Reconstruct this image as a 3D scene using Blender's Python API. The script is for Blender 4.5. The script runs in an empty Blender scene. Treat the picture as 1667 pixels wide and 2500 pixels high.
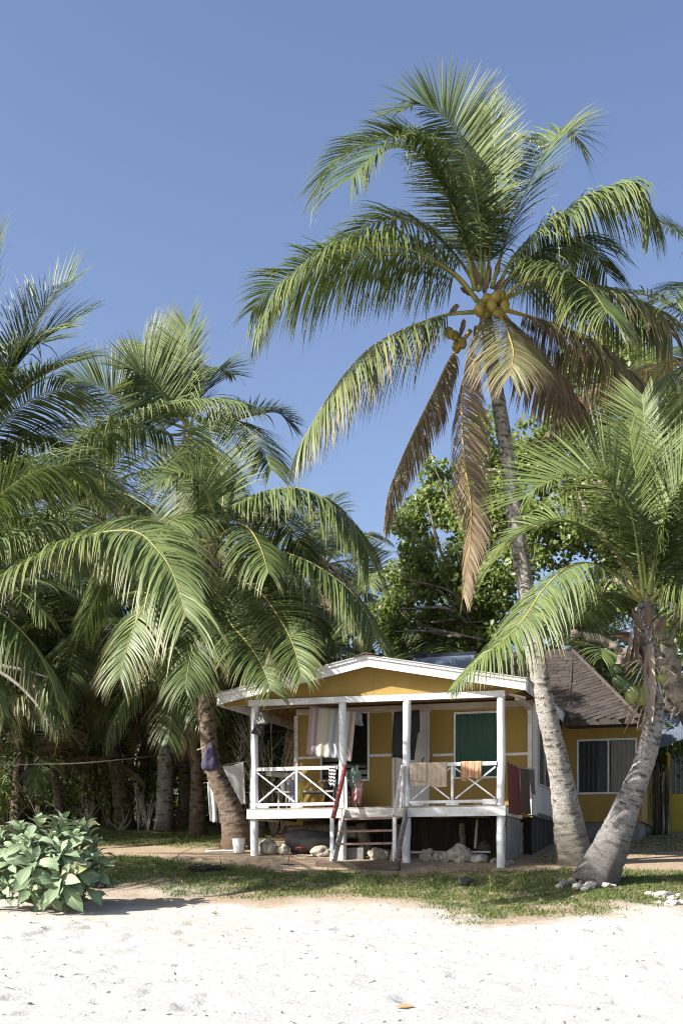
import bpy, bmesh, math, random
import numpy as np
from mathutils import Vector, Matrix, noise as mnoise

SC = bpy.context.scene
COL = SC.collection
R = math.radians
random.seed(7)

# ---------------------------------------------------------------- camera / sky / sun / exposure
FPX, CX, HY = 3010.0, 833.5, 2123.0          # focal length and horizon of the photograph, in its pixels
cam_d = bpy.data.cameras.new('camera')
cam = bpy.data.objects.new('camera', cam_d); COL.objects.link(cam); SC.camera = cam
cam_d.sensor_fit = 'VERTICAL'; cam_d.sensor_height = 36.0; cam_d.sensor_width = 24.0
cam_d.lens = FPX / 2500 * 36
cam_d.shift_y = (HY - 1250) / 2500
cam_d.clip_start = 0.1; cam_d.clip_end = 3000
cam.location = (0, 0, 0); cam.rotation_euler = (R(90), 0, 0)

SUN_EL, SUN_AZ = 35.0, 69.0                   # azimuth measured from -Y towards -X
sx, sy = -math.sin(R(SUN_AZ)), -math.cos(R(SUN_AZ))
sun_dir = Vector((sx * math.cos(R(SUN_EL)), sy * math.cos(R(SUN_EL)), math.sin(R(SUN_EL))))
sd = bpy.data.lights.new('sun', 'SUN'); sd.energy = 5.0; sd.angle = R(0.55); sd.color = (1.0, 0.965, 0.91)
sun = bpy.data.objects.new('sun', sd); COL.objects.link(sun)
sun.rotation_euler = sun_dir.to_track_quat('Z', 'Y').to_euler(); sun.location = (-20, -10, 30)

W = bpy.data.worlds.new('World'); SC.world = W; W.use_nodes = True
nt = W.node_tree; bg = nt.nodes['Background']
sky = nt.nodes.new('ShaderNodeTexSky'); sky.sky_type = 'NISHITA'; sky.sun_disc = False
sky.sun_elevation = R(SUN_EL); sky.sun_rotation = R(180 + SUN_AZ)
sky.air_density = 1.0; sky.dust_density = 1.9; sky.ozone_density = 1.2; sky.altitude = 0
hs = nt.nodes.new('ShaderNodeHueSaturation'); hs.inputs['Saturation'].default_value = 1.04; hs.inputs['Hue'].default_value = 0.511
nt.links.new(sky.outputs[0], hs.inputs['Color']); nt.links.new(hs.outputs[0], bg.inputs[0])
bg.inputs[1].default_value = 0.085
SC.view_settings.view_transform = 'Standard'; SC.view_settings.look = 'None'
SC.view_settings.exposure = 1.26; SC.view_settings.gamma = 1.0
SC.render.engine = 'CYCLES'
SC.cycles.pixel_filter_type = 'BLACKMAN_HARRIS'; SC.cycles.filter_width = 1.1
SC.cycles.max_bounces = 6; SC.cycles.diffuse_bounces = 2; SC.cycles.transparent_max_bounces = 6

# ---------------------------------------------------------------- helpers
KD = 1667.0 / 1568.0
def pt(x, y, Y): return Vector(((x - CX) / FPX * Y, Y, (HY - y) / FPX * Y))
def pd(x, y, Y): return pt(x * KD, y * KD, Y)

HYAW = R(17.8); HC, HS = math.cos(HYAW), math.sin(HYAW)
HO = Vector((3.153, 24.4, 0.0))
def hp(x, y, v):            # photo pixel -> (u, z) on the cottage plane v
    a, b = (x - CX) / FPX, (HY - y) / FPX
    u = (a * (HO.y + v * HC) - HO.x - v * HS) / (HC + a * HS)
    return u, b * (HO.y - u * HS + v * HC)
def hpv(x, y, v): u, z = hp(x, y, v); return Vector((u, v, z))
def hpu(x, y, u):           # photo pixel -> (v, z) on the cottage plane u
    a, b = (x - CX) / FPX, (HY - y) / FPX
    v = (a * (HO.y - u * HS) - HO.x - u * HC) / (HS - a * HC)
    return v, b * (HO.y - u * HS + v * HC)
def h2w(p): return Vector((HO.x + p[0] * HC + p[1] * HS, HO.y - p[0] * HS + p[1] * HC, p[2]))

def tag(o, label=None, cat=None, group=None, kind=None):
    if label: o['label'] = label
    if cat: o['category'] = cat
    if group: o['group'] = group
    if kind: o['kind'] = kind
    return o
def empty(name, loc=(0, 0, 0), rz=0.0):
    o = bpy.data.objects.new(name, None); COL.objects.link(o); o.location = loc; o.rotation_euler = (0, 0, rz)
    o.empty_display_size = 0.1
    return o
def link(name, me, mat, parent=None, smooth=False):
    o = bpy.data.objects.new(name, me); COL.objects.link(o)
    if mat is not None and not me.materials: me.materials.append(mat)
    if parent is not None: o.parent = parent
    if smooth and len(me.polygons): me.polygons.foreach_set('use_smooth', [True] * len(me.polygons))
    return o
def mesh_np(name, verts, faces):
    """verts (N,3) array, faces (M,k) int array"""
    me = bpy.data.meshes.new(name)
    verts = np.asarray(verts, dtype=np.float32); faces = np.asarray(faces, dtype=np.int32)
    n, (m, k) = len(verts), faces.shape
    me.vertices.add(n); me.vertices.foreach_set('co', verts.ravel())
    me.loops.add(m * k); me.loops.foreach_set('vertex_index', faces.ravel())
    me.polygons.add(m); me.polygons.foreach_set('loop_start', np.arange(0, m * k, k, dtype=np.int32))
    me.update(calc_edges=True)
    return me
def set_col(me, arr):       # per-vertex colour attribute 'Col'
    at = me.attributes.new('Col', 'FLOAT_COLOR', 'POINT')
    a = np.ones((len(arr), 4), dtype=np.float32); a[:, :arr.shape[1]] = arr
    at.data.foreach_set('color', a.ravel())
def bm_mesh(name, bm):
    me = bpy.data.meshes.new(name); bm.to_mesh(me); bm.free(); return me

def bm_box(bm, p0, p1, bev=0.004):
    x0, y0, z0 = p0; x1, y1, z1 = p1
    r = bmesh.ops.create_cube(bm, size=1.0)
    for v in r['verts']:
        v.co = Vector(((x0 + x1) / 2 + v.co.x * abs(x1 - x0), (y0 + y1) / 2 + v.co.y * abs(y1 - y0), (z0 + z1) / 2 + v.co.z * abs(z1 - z0)))
    if bev:
        es = list({e for v in r['verts'] for e in v.link_edges})
        bmesh.ops.bevel(bm, geom=es, offset=bev, segments=1, affect='EDGES')
def box(name, p0, p1, mat, parent, bev=0.004):
    bm = bmesh.new(); bm_box(bm, p0, p1, bev); return link(name, bm_mesh(name, bm), mat, parent)
def bm_bar(bm, p, q, w, h, up=(0, 0, 1), bev=0.004):
    p, q = Vector(p), Vector(q); t = (q - p); L = t.length; t.normalize()
    s = t.cross(Vector(up)).normalized(); n = s.cross(t)
    r = bmesh.ops.create_cube(bm, size=1.0)
    for v in r['verts']:
        c = v.co.copy(); v.co = (p + q) / 2 + t * (c.x * L) + s * (c.y * w) + n * (c.z * h)
    if bev:
        es = list({e for v in r['verts'] for e in v.link_edges})
        bmesh.ops.bevel(bm, geom=es, offset=bev, segments=1, affect='EDGES')
def bar(name, p, q, w, h, mat, parent, up=(0, 0, 1), bev=0.004):
    bm = bmesh.new(); bm_bar(bm, p, q, w, h, up, bev); return link(name, bm_mesh(name, bm), mat, parent)
def prism(name, poly, d, mat, parent):
    """poly: list of 3-D points (planar), extruded by vector d"""
    n = len(poly); d = Vector(d)
    vs = [Vector(p) for p in poly] + [Vector(p) + d for p in poly]
    fs = [tuple(range(n))[::-1], tuple(range(n, 2 * n))] + [(i, (i + 1) % n, (i + 1) % n + n, i + n) for i in range(n)]
    me = bpy.data.meshes.new(name); me.from_pydata([tuple(v) for v in vs], [], fs)
    bm = bmesh.new(); bm.from_mesh(me); bmesh.ops.recalc_face_normals(bm, faces=bm.faces); bm.to_mesh(me); bm.free()
    return link(name, me, mat, parent)
def spline(pts, n):
    """Catmull-Rom through points, n samples evenly spaced by arc length"""
    P = np.array([tuple(p) for p in pts], dtype=float)
    P = np.vstack([2 * P[0] - P[1], P, 2 * P[-1] - P[-2]])
    out = []
    for i in range(1, len(P) - 2):
        t = np.linspace(0, 1, 16, endpoint=False)[:, None]
        p0, p1, p2, p3 = P[i - 1], P[i], P[i + 1], P[i + 2]
        out.append(0.5 * ((2 * p1) + (-p0 + p2) * t + (2 * p0 - 5 * p1 + 4 * p2 - p3) * t ** 2 + (-p0 + 3 * p1 - 3 * p2 + p3) * t ** 3))
    C = np.vstack(out + [P[-2][None]])
    s = np.concatenate([[0], np.cumsum(np.linalg.norm(np.diff(C, axis=0), axis=1))])
    q = np.linspace(0, s[-1], n)
    return np.stack([np.interp(q, s, C[:, k]) for k in range(3)], 1), s[-1]
def norm(a): return a / np.maximum(np.linalg.norm(a, axis=-1, keepdims=True), 1e-9)
def tube_np(C, rad, sides, disp=None, caps=True):
    n = len(C); T = norm(np.gradient(C, axis=0))
    ref = np.array([0.31, 0.95, 0.05]) if abs(T[0] @ np.array([0.31, 0.95, 0.05])) < 0.9 else np.array([1.0, 0, 0])
    S = norm(np.cross(T, ref)); N = np.cross(S, T)
    a = np.linspace(0, 2 * np.pi, sides, endpoint=False)
    rr = np.asarray(rad)[:, None] * np.ones((n, sides))
    if disp is not None: rr = rr + disp
    V = C[:, None] + rr[..., None] * (np.cos(a)[None, :, None] * S[:, None] + np.sin(a)[None, :, None] * N[:, None])
    i, j = np.meshgrid(np.arange(n - 1), np.arange(sides), indexing='ij'); j2 = (j + 1) % sides
    Fc = np.stack([i * sides + j, i * sides + j2, (i + 1) * sides + j2, (i + 1) * sides + j], -1).reshape(-1, 4)
    V = V.reshape(-1, 3)
    if caps:
        V = np.vstack([V, C[0], C[-1]]); b, t = n * sides, n * sides + 1
        jj = np.arange(sides); j3 = (jj + 1) % sides
        Fc = np.vstack([Fc, np.stack([np.full(sides, b), j3, jj, jj], -1)[:, [0, 1, 2, 2]], np.stack([np.full(sides, t), (n - 1) * sides + jj, (n - 1) * sides + j3, (n - 1) * sides + j3], -1)])
        quads = Fc[:-2 * sides]; tris = Fc[-2 * sides:, :3]
        return V, quads, tris
    return V, Fc, None
def mesh_mixed(name, V, quads, tris):
    me = bpy.data.meshes.new(name)
    nq, nt_ = len(quads), 0 if tris is None else len(tris)
    lv = np.asarray(quads, np.int32).ravel(); ls = np.arange(0, nq * 4, 4)
    if nt_: lv = np.concatenate([lv, np.asarray(tris, np.int32).ravel()]); ls = np.concatenate([ls, nq * 4 + np.arange(0, nt_ * 3, 3)])
    me.vertices.add(len(V)); me.vertices.foreach_set('co', np.asarray(V, np.float32).ravel())
    me.loops.add(len(lv)); me.loops.foreach_set('vertex_index', lv.astype(np.int32))
    me.polygons.add(nq + nt_); me.polygons.foreach_set('loop_start', ls.astype(np.int32))
    me.update(calc_edges=True); return me
def tube(name, pts, rad, mat, parent=None, sides=10, n=None, disp=None):
    n = n or max(8, len(pts) * 4)
    C, L = spline(pts, n)
    r = np.interp(np.linspace(0, 1, n), np.linspace(0, 1, len(rad)), rad) if hasattr(rad, '__len__') else np.full(n, rad)
    V, q, t = tube_np(C, r, sides, disp)
    return link(name, mesh_mixed(name, V, q, t), mat, parent, smooth=True)

# numpy value noise -----------------------------------------------------------
_rng = np.random.default_rng(3)
_tab = _rng.random((256, 256))
def vnoise(x, y):
    xi, yi = np.floor(x).astype(int), np.floor(y).astype(int); fx, fy = x - xi, y - yi
    fx, fy = fx * fx * (3 - 2 * fx), fy * fy * (3 - 2 * fy)
    g = lambda i, j: _tab[i % 256, j % 256]
    return (g(xi, yi) * (1 - fx) + g(xi + 1, yi) * fx) * (1 - fy) + (g(xi, yi + 1) * (1 - fx) + g(xi + 1, yi + 1) * fx) * fy
def fbm(x, y, o=4):
    r = 0; a = 0.5
    for k in range(o): r = r + a * vnoise(x * 2 ** k + 17 * k, y * 2 ** k + 31 * k); a *= 0.5
    return r

# ---------------------------------------------------------------- materials
def mat_base(name):
    m = bpy.data.materials.new(name); m.use_nodes = True
    return m, m.node_tree, m.node_tree.nodes['Principled BSDF']
def nd(t, ty, **kw):
    n = t.nodes.new(ty)
    for k, v in kw.items():
        if k in n.inputs: n.inputs[k].default_value = v
        else: setattr(n, k, v)
    return n
def mixc(t, fac, a, b):
    n = t.nodes.new('ShaderNodeMix'); n.data_type = 'RGBA'
    for sock, v in ((n.inputs[0], fac), (n.inputs[6], a), (n.inputs[7], b)):
        if hasattr(v, 'is_linked') or hasattr(v, 'links'): t.links.new(v, sock)
        elif isinstance(v, (int, float)): sock.default_value = v
        else: sock.default_value = (*v, 1) if len(v) == 3 else v
    return n.outputs[2]
def math_n(t, op, a, b=0.0, clamp=False):
    n = t.nodes.new('ShaderNodeMath'); n.operation = op; n.use_clamp = clamp
    for i, v in enumerate((a, b)):
        if hasattr(v, 'links'): t.links.new(v, n.inputs[i])
        else: n.inputs[i].default_value = v
    return n.outputs[0]
def noise_n(t, vec, scale, detail=4, rough=0.55, stretch=None):
    if stretch:
        mp = t.nodes.new('ShaderNodeMapping'); mp.inputs['Scale'].default_value = stretch; t.links.new(vec, mp.inputs[0]); vec = mp.outputs[0]
    n = nd(t, 'ShaderNodeTexNoise', Scale=scale, Detail=detail, Roughness=rough); t.links.new(vec, n.inputs['Vector'])
    return n.outputs['Fac']
def ramp_n(t, fac, lo, hi):
    n = t.nodes.new('ShaderNodeMapRange'); n.inputs[1].default_value = lo; n.inputs[2].default_value = hi; t.links.new(fac, n.inputs[0]); return n.outputs[0]
def coord(t, which='Object'): return nd(t, 'ShaderNodeTexCoord').outputs[which]
def bump_n(t, h, strength, dist=0.02):
    b = nd(t, 'ShaderNodeBump', Strength=strength, Distance=dist); t.links.new(h, b.inputs['Height']); return b.outputs[0]

def simple(name, c1, c2=None, scale=6.0, rough=0.6, bump=0.2, stretch=None, lo=0.35, hi=0.65, spots=None, spot_rng=(0.6, 0.68), spot_scale=9, rnd=0.0, spec=0.4, bdist=0.01):
    m, t, b = mat_base(name); v = coord(t)
    n1 = noise_n(t, v, scale, 5, 0.6, stretch)
    c = mixc(t, ramp_n(t, n1, lo, hi), c1, c2 or tuple(x * 0.75 for x in c1))
    if spots:
        n2 = noise_n(t, v, spot_scale, 6, 0.65, stretch); c = mixc(t, ramp_n(t, n2, *spot_rng), c, spots)
    if rnd:
        oi = nd(t, 'ShaderNodeObjectInfo'); f = math_n(t, 'MULTIPLY_ADD', oi.outputs['Random'], rnd)
        f.node.inputs[2].default_value = 1 - rnd / 2
        hv = nd(t, 'ShaderNodeHueSaturation'); t.links.new(f, hv.inputs['Value']); t.links.new(c, hv.inputs['Color']); c = hv.outputs[0]
    t.links.new(c, b.inputs['Base Color']); b.inputs['Roughness'].default_value = rough; b.inputs['Specular IOR Level'].default_value = spec
    if bump:
        n3 = noise_n(t, v, scale * 6, 5, 0.65, stretch); t.links.new(bump_n(t, n3, bump, bdist), b.inputs['Normal'])
    return m

M = {}
M['white'] = simple('white_paint', (0.72, 0.72, 0.72), (0.54, 0.535, 0.52), 4.0, 0.55, 0.3, spots=(0.30, 0.25, 0.20), spot_rng=(0.60, 0.72), spot_scale=16, bdist=0.004)
M['white_worn'] = simple('worn_white_paint', (0.66, 0.63, 0.58), (0.42, 0.38, 0.33), 5.0, 0.7, 0.5, spots=(0.20, 0.15, 0.11), spot_rng=(0.60, 0.70), spot_scale=11, stretch=(1, 4, 6), bdist=0.006)
M['pole'] = simple('painted_pole', (0.72, 0.72, 0.72), (0.55, 0.56, 0.57), 4.0, 0.6, 0.5, spots=(0.25, 0.22, 0.19), spot_rng=(0.66, 0.73), spot_scale=18, stretch=(1, 1, .35), bdist=0.008)
M['yellow'] = simple('ochre_paint', (0.31, 0.203, 0.044), (0.27, 0.174, 0.037), 2.2, 0.65, 0.15, stretch=(1, 1, .35), spots=(0.18, 0.11, 0.035), spot_rng=(0.62, 0.8), spot_scale=4, bdist=0.003)
M['soffit'] = simple('soffit_ply', (0.20, 0.125, 0.055), (0.15, 0.09, 0.04), 3, 0.7, 0.15)
M['grey_wood'] = simple('weathered_wood', (0.36, 0.33, 0.29), (0.20, 0.18, 0.155), 5, 0.8, 0.6, stretch=(1, 1, 6), spots=(0.12, 0.10, 0.085), spot_rng=(0.6, 0.7))
M['beam_wood'] = simple('pale_beam_wood', (0.50, 0.42, 0.33), (0.36, 0.29, 0.21), 5, 0.75, 0.3, stretch=(.5, 4, 4))
M['tread'] = simple('worn_red_tread', (0.26, 0.135, 0.095), (0.30, 0.245, 0.20), 7, 0.75, 0.6, stretch=(1, 5, 5), spots=(0.14, 0.10, 0.08), spot_rng=(0.58, 0.7))
M['red_rail'] = simple('red_handrail_paint', (0.27, 0.055, 0.042), (0.19, 0.045, 0.035), 6, 0.55, 0.5, spots=(0.38, 0.30, 0.25), spot_rng=(0.66, 0.72), spot_scale=22)
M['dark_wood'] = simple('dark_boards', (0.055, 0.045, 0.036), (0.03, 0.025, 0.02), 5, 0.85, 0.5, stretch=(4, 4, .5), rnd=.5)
M['black'] = simple('black_cloth', (0.012, 0.012, 0.014), (0.02, 0.02, 0.022), 6, 0.85, 0.3)
M['glass_dark'] = simple('dark_window', (0.010, 0.011, 0.012), (0.016, 0.016, 0.017), 3, 0.12, 0.0, spec=0.5)
M['green_pane'] = simple('green_curtain', (0.013, 0.066, 0.044), (0.010, 0.05, 0.034), 2.2, 0.45, 0.12, stretch=(5, 1, .4))
M['door'] = simple('white_door', (0.60, 0.58, 0.56), (0.5, 0.48, 0.46), 2, 0.5, 0.1)
M['side_wall'] = simple('pale_side_wall', (0.50, 0.49, 0.48), (0.40, 0.39, 0.37), 1.5, 0.6, 0.12, stretch=(1, 1, .3))
M['metal_roof'] = simple('sheet_metal', (0.42, 0.42, 0.42), (0.30, 0.27, 0.25), 3, 0.45, 0.1)
M['rust'] = simple('rusty_metal', (0.16, 0.06, 0.03), (0.26, 0.15, 0.10), 14, 0.8, 0.4)
M['shingle'] = simple('brown_shingle', (0.072, 0.057, 0.049), (0.045, 0.035, 0.030), 9, 0.85, 0.9, rnd=0.55, bdist=0.02)
M['solar'] = simple('blue_grey_sheet', (0.16, 0.20, 0.27), (0.12, 0.155, 0.22), 1, 0.3, 0.02)
M['navy'] = simple('navy_edge', (0.012, 0.016, 0.03), (0.02, 0.025, 0.045), 3, 0.4, 0)
M['rock'] = simple('coral_rock', (0.48, 0.43, 0.35), (0.30, 0.26, 0.20), 7, 0.9, 1.0, spots=(0.12, 0.10, 0.08), spot_rng=(0.58, 0.68), spot_scale=12, bdist=0.03, rnd=.25)
M['rock_dark'] = simple('dark_rock', (0.03, 0.03, 0.031), (0.05, 0.047, 0.043), 8, 0.8, 1.0, bdist=0.03)
M['rock_white'] = simple('white_coral', (0.60, 0.57, 0.52), (0.42, 0.39, 0.34), 9, 0.9, 1.0, bdist=0.02, rnd=.2)
M['block'] = simple('concrete_block', (0.23, 0.225, 0.21), (0.16, 0.155, 0.145), 9, 0.9, 0.8)
M['concrete'] = simple('grey_panel', (0.21, 0.205, 0.20), (0.155, 0.15, 0.145), 2, 0.8, 0.3, spots=(0.07, 0.065, 0.06), spot_rng=(0.7, 0.74), spot_scale=20)
M['pvc'] = simple('white_pipe', (0.72, 0.73, 0.74), (0.62, 0.62, 0.62), 5, 0.4, 0)
M['bucket'] = simple('white_plastic', (0.80, 0.80, 0.80), (0.72, 0.72, 0.72), 2, 0.35, 0.02)
M['tarp'] = simple('grey_tarp', (0.12, 0.12, 0.12), (0.07, 0.07, 0.072), 4, 0.5, 0.4, bdist=.03)
M['purple'] = simple('purple_cloth', (0.065, 0.056, 0.105), (0.04, 0.034, 0.07), 7, 0.7, 0.4, stretch=(4, 4, .6))
M['sheet'] = simple('white_sheet', (0.66, 0.66, 0.67), (0.58, 0.58, 0.6), 3, 0.8, 0.2)
M['rope'] = simple('rope', (0.42, 0.40, 0.34), (0.32, 0.30, 0.25), 20, 0.8, 0.2)
M['tan_towel'] = simple('tan_towel', (0.48, 0.385, 0.285), (0.40, 0.315, 0.23), 5, 0.9, 0.5, bdist=0.008)
M['grey_plastic'] = simple('grey_plastic', (0.33, 0.32, 0.31), (0.25, 0.245, 0.24), 8, 0.5, 0.1)
M['dark_plastic'] = simple('dark_plastic', (0.045, 0.045, 0.047), (0.03, 0.03, 0.03), 8, 0.5, 0.1)
M['red'] = simple('red_cloth', (0.14, 0.015, 0.02), (0.10, 0.012, 0.016), 8, 0.5, 0.1)
M['green_bag'] = simple('sage_bag', (0.19, 0.27, 0.20), (0.14, 0.20, 0.15), 8, 0.7, 0.3)
M['pink_bag'] = simple('pink_bag', (0.45, 0.12, 0.14), (0.55, 0.40, 0.38), 9, 0.5, 0.3)
M['orange'] = simple('orange_plastic', (0.50, 0.12, 0.02), (0.38, 0.09, 0.015), 8, 0.4, 0.1)
M['yellow_cloth'] = simple('yellow_cloth', (0.55, 0.40, 0.04), (0.42, 0.3, 0.03), 8, 0.8, 0.2)
M['hut_yellow'] = simple('bright_yellow_paint', (0.36, 0.27, 0.01), (0.28, 0.21, 0.01), 3, 0.6, 0.1)
M['hut_roof'] = simple('blue_grey_tin', (0.13, 0.155, 0.20), (0.09, 0.11, 0.145), 4, 0.45, 0.1)
M['coconut_yellow'] = simple('yellow_coconut', (0.31, 0.235, 0.045), (0.23, 0.175, 0.03), 7, 0.45, 0.15, spots=(0.14, 0.09, 0.02), spot_rng=(.64, .74), rnd=.25)
M['coconut_green'] = simple('green_coconut', (0.21, 0.225, 0.075), (0.15, 0.175, 0.05), 7, 0.4, 0.1, spots=(0.30, 0.20, 0.06), spot_rng=(.64, .76), rnd=.3)
M['coconut_dark'] = simple('dark_green_coconut', (0.04, 0.066, 0.018), (0.03, 0.05, 0.014), 7, 0.4, 0.1, rnd=.2)
M['sheath'] = simple('dry_sheath', (0.20, 0.14, 0.10), (0.12, 0.08, 0.055), 9, 0.85, 0.6, stretch=(4, 4, .7), rnd=.4)
M['spathe'] = simple('pale_spathe', (0.31, 0.25, 0.20), (0.22, 0.17, 0.13), 9, 0.8, 0.4, stretch=(6, 6, .5))
M['stalk'] = simple('yellow_stalk', (0.30, 0.265, 0.07), (0.24, 0.22, 0.055), 6, 0.55, 0.1)
M['stalk_green'] = simple('green_stalk', (0.27, 0.29, 0.075), (0.22, 0.25, 0.06), 6, 0.5, 0.1)
M['stalk_dead'] = simple('ochre_stalk', (0.42, 0.25, 0.05), (0.30, 0.19, 0.05), 6, 0.6, 0.1)
M['branch'] = simple('pale_bark', (0.33, 0.285, 0.23), (0.19, 0.155, 0.12), 7, 0.85, 1.0, bdist=.05, spots=(.07, .055, .04), spot_rng=(.55, .68), spot_scale=9)
M['twig'] = simple('pale_twig', (0.48, 0.44, 0.38), (0.36, 0.32, 0.27), 6, 0.8, 0.3)
M['bamboo'] = simple('dark_sticks', (0.10, 0.085, 0.05), (0.05, 0.045, 0.03), 6, 0.7, 0.3, rnd=.6)
M['dry_leaf'] = simple('dry_leaf', (0.40, 0.25, 0.12), (0.30, 0.18, 0.08), 12, 0.7, 0.3)

def leaf_mat(name, g1, g2, brown=(0.145, 0.095, 0.062), brown2=(0.30, 0.21, 0.14), rough=0.4, trans=0.3, tipy=(0.20, 0.19, 0.03), spec=0.5):
    """Col: r = tone per leaf, g = how dry, b = place along the leaf"""
    m, t, b = mat_base(name)
    at = nd(t, 'ShaderNodeAttribute', attribute_name='Col'); sp = nd(t, 'ShaderNodeSeparateColor'); t.links.new(at.outputs['Color'], sp.inputs[0])
    c = mixc(t, sp.outputs[0], g1, g2)
    b3 = math_n(t, 'POWER', sp.outputs[2], 5.0); c = mixc(t, math_n(t, 'MULTIPLY', b3, 0.45), c, tipy)
    br = mixc(t, sp.outputs[0], brown, brown2)
    c = mixc(t, sp.outputs[1], c, br)
    t.links.new(c, b.inputs['Base Color']); b.inputs['Roughness'].default_value = rough; b.inputs['Specular IOR Level'].default_value = spec
    tr = nd(t, 'ShaderNodeBsdfTranslucent'); hv = nd(t, 'ShaderNodeHueSaturation', Saturation=1.1, Value=1.5); t.links.new(c, hv.inputs['Color']); t.links.new(hv.outputs[0], tr.inputs[0])
    ms = nd(t, 'ShaderNodeMixShader'); ms.inputs[0].default_value = trans
    t.links.new(b.outputs[0], ms.inputs[1]); t.links.new(tr.outputs[0], ms.inputs[2]); t.links.new(ms.outputs[0], t.nodes['Material Output'].inputs[0])
    return m
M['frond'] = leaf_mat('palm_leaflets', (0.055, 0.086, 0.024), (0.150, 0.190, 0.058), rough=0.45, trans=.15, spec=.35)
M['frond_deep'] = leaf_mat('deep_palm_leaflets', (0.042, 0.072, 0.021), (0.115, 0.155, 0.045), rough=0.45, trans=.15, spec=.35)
M['broad'] = leaf_mat('broad_leaves', (0.10, 0.15, 0.036), (0.21, 0.25, 0.075), rough=0.42, trans=.48, tipy=(0.2, 0.2, 0.04))
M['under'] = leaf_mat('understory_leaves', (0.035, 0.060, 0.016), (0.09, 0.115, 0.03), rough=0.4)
M['grass'] = leaf_mat('grass_blades', (0.065, 0.105, 0.024), (0.125, 0.165, 0.045), rough=0.7, trans=0.2, spec=.2, brown=(.30, .24, .13), brown2=(.42, .34, .2))

def trunk_mat(name, c1, c2, dark, base=None):
    m, t, b = mat_base(name); at = nd(t, 'ShaderNodeAttribute', attribute_name='Col'); sp = nd(t, 'ShaderNodeSeparateColor'); t.links.new(at.outputs['Color'], sp.inputs[0])
    v = coord(t)
    n1 = noise_n(t, v, 7, 8, 0.7); c = mixc(t, ramp_n(t, n1, 0.38, 0.62), c1, c2)
    n2 = noise_n(t, v, 24, 6, 0.75, (1, 1, .8)); c = mixc(t, math_n(t, 'MULTIPLY', ramp_n(t, n2, 0.53, 0.63), 0.9), c, dark)
    c = mixc(t, ramp_n(t, sp.outputs[0], 0.32, 0.80), c, dark)          # ring scars
    if base: c = mixc(t, ramp_n(t, sp.outputs[1], 0.2, 0.9), c, base)
    t.links.new(c, b.inputs['Base Color']); b.inputs['Roughness'].default_value = 0.85; b.inputs['Specular IOR Level'].default_value = .25
    n3 = noise_n(t, v, 32, 6, 0.7, (1, 1, 1.5)); t.links.new(bump_n(t, n3, 1.0, 0.06), b.inputs['Normal'])
    return m
M['trunk_pale'] = trunk_mat('pale_palm_bark', (0.50, 0.475, 0.43), (0.35, 0.32, 0.285), (0.13, 0.105, 0.085), (0.16, 0.14, 0.115))
M['trunk_grey'] = trunk_mat('grey_palm_bark', (0.37, 0.355, 0.34), (0.26, 0.245, 0.235), (0.085, 0.078, 0.072), (0.14, 0.125, 0.115))
M['trunk_brown'] = trunk_mat('brown_palm_bark', (0.27, 0.215, 0.165), (0.17, 0.125, 0.09), (0.07, 0.045, 0.03), (0.13, 0.085, 0.055))
M['trunk_dim'] = trunk_mat('dim_palm_bark', (0.22, 0.17, 0.12), (0.15, 0.11, 0.08), (0.05, 0.035, 0.025), (0.1, 0.07, 0.05))

# ---------------------------------------------------------------- ground
_gy = np.array([-60, 0, 6, 9, 12, 16, 18, 20, 22, 23, 24, 25, 26, 27, 28.5, 30, 33, 36, 40, 60, 120, 2000])
_gz = np.array([-3.0, -1.62, -1.42, -1.36, -1.26, -1.02, -.87, -.70, -.40, -.21, -.02, .15, .30, .42, .58, .74, 1.02, 1.25, 1.45, 2.0, 3.0, 3.0])
_yy = np.linspace(-60, 130, 3801); _zz = np.interp(_yy, _gy, _gz); _k = np.hanning(41); _k /= _k.sum(); _zz[20:-20] = np.convolve(_zz, _k, 'same')[20:-20]
def gz0(x, y): return np.interp(y, _yy, _zz) + 0.10 * (fbm(x * 0.35 + 50, y * 0.35 + 9, 2) - .37) * np.clip((22 - y) / 4, .15, 1)
def gz(x, y):
    x, y = np.asarray(x, float), np.asarray(y, float)
    z = gz0(x, y)
    sandy = np.clip((21.5 - y) / 3, 0.18, 1)
    far = np.clip((60 - y) / 20, 0, 1)
    b = 0.07 * (fbm(x * 1.9 + 3, y * 1.5, 3) - .43) + 0.05 * (np.maximum(fbm(x * 4.2 + 80, y * 3.0 + 40, 2), .40) - .43)
    b = b - 0.34 * np.clip(fbm(x * 3.1 + 200, y * 2.2 + 90, 2) - .5, 0, 1)
    return z + b * sandy * far
GRASS_X = np.array([-9, -5, -3.6, -1.5, 0, 1.2, 2.5, 4, 5.5, 8]); GRASS_E = np.array([21.6, 21.4, 21.2, 20.9, 20.4, 19.6, 18.7, 19.0, 20.2, 20.4])
def grass_amount(x, y):
    e = np.interp(x, GRASS_X, GRASS_E) + .6
    n = fbm(x * 1.1 + 7, y * 1.1 + 3, 4); n2 = fbm(x * 3.4 + 1, y * 3.0 + 60, 3)
    edge = np.clip((y - e) / 1.6 + (n - .45) * 3.0, 0, 1)
    back = np.interp(x, [-9, -4, -2.4, -1.5, 3, 4.4, 5.2, 9], [26.0, 25.2, 24.2, 23.5, 23.3, 23.7, 23.4, 23.6])
    back_f = np.clip((back + .75 - y) / .6 + (n - .45) * 2.0, 0, 1)
    yard = np.clip((y - 27.9) / 1.0 + (n - .45) * 3, 0, 1) * np.clip((-1.5 - x) / 1, 0, 1)
    yard2 = np.clip((y - 26.2) / 1.2 + (n - .45) * 3, 0, 1) * np.clip((x - 4.6) / 1, 0, 1) * 0.35
    return np.clip(edge * back_f + yard + yard2, 0, 1) * np.clip(-.1 + 2.6 * n2, 0, 1)

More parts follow.
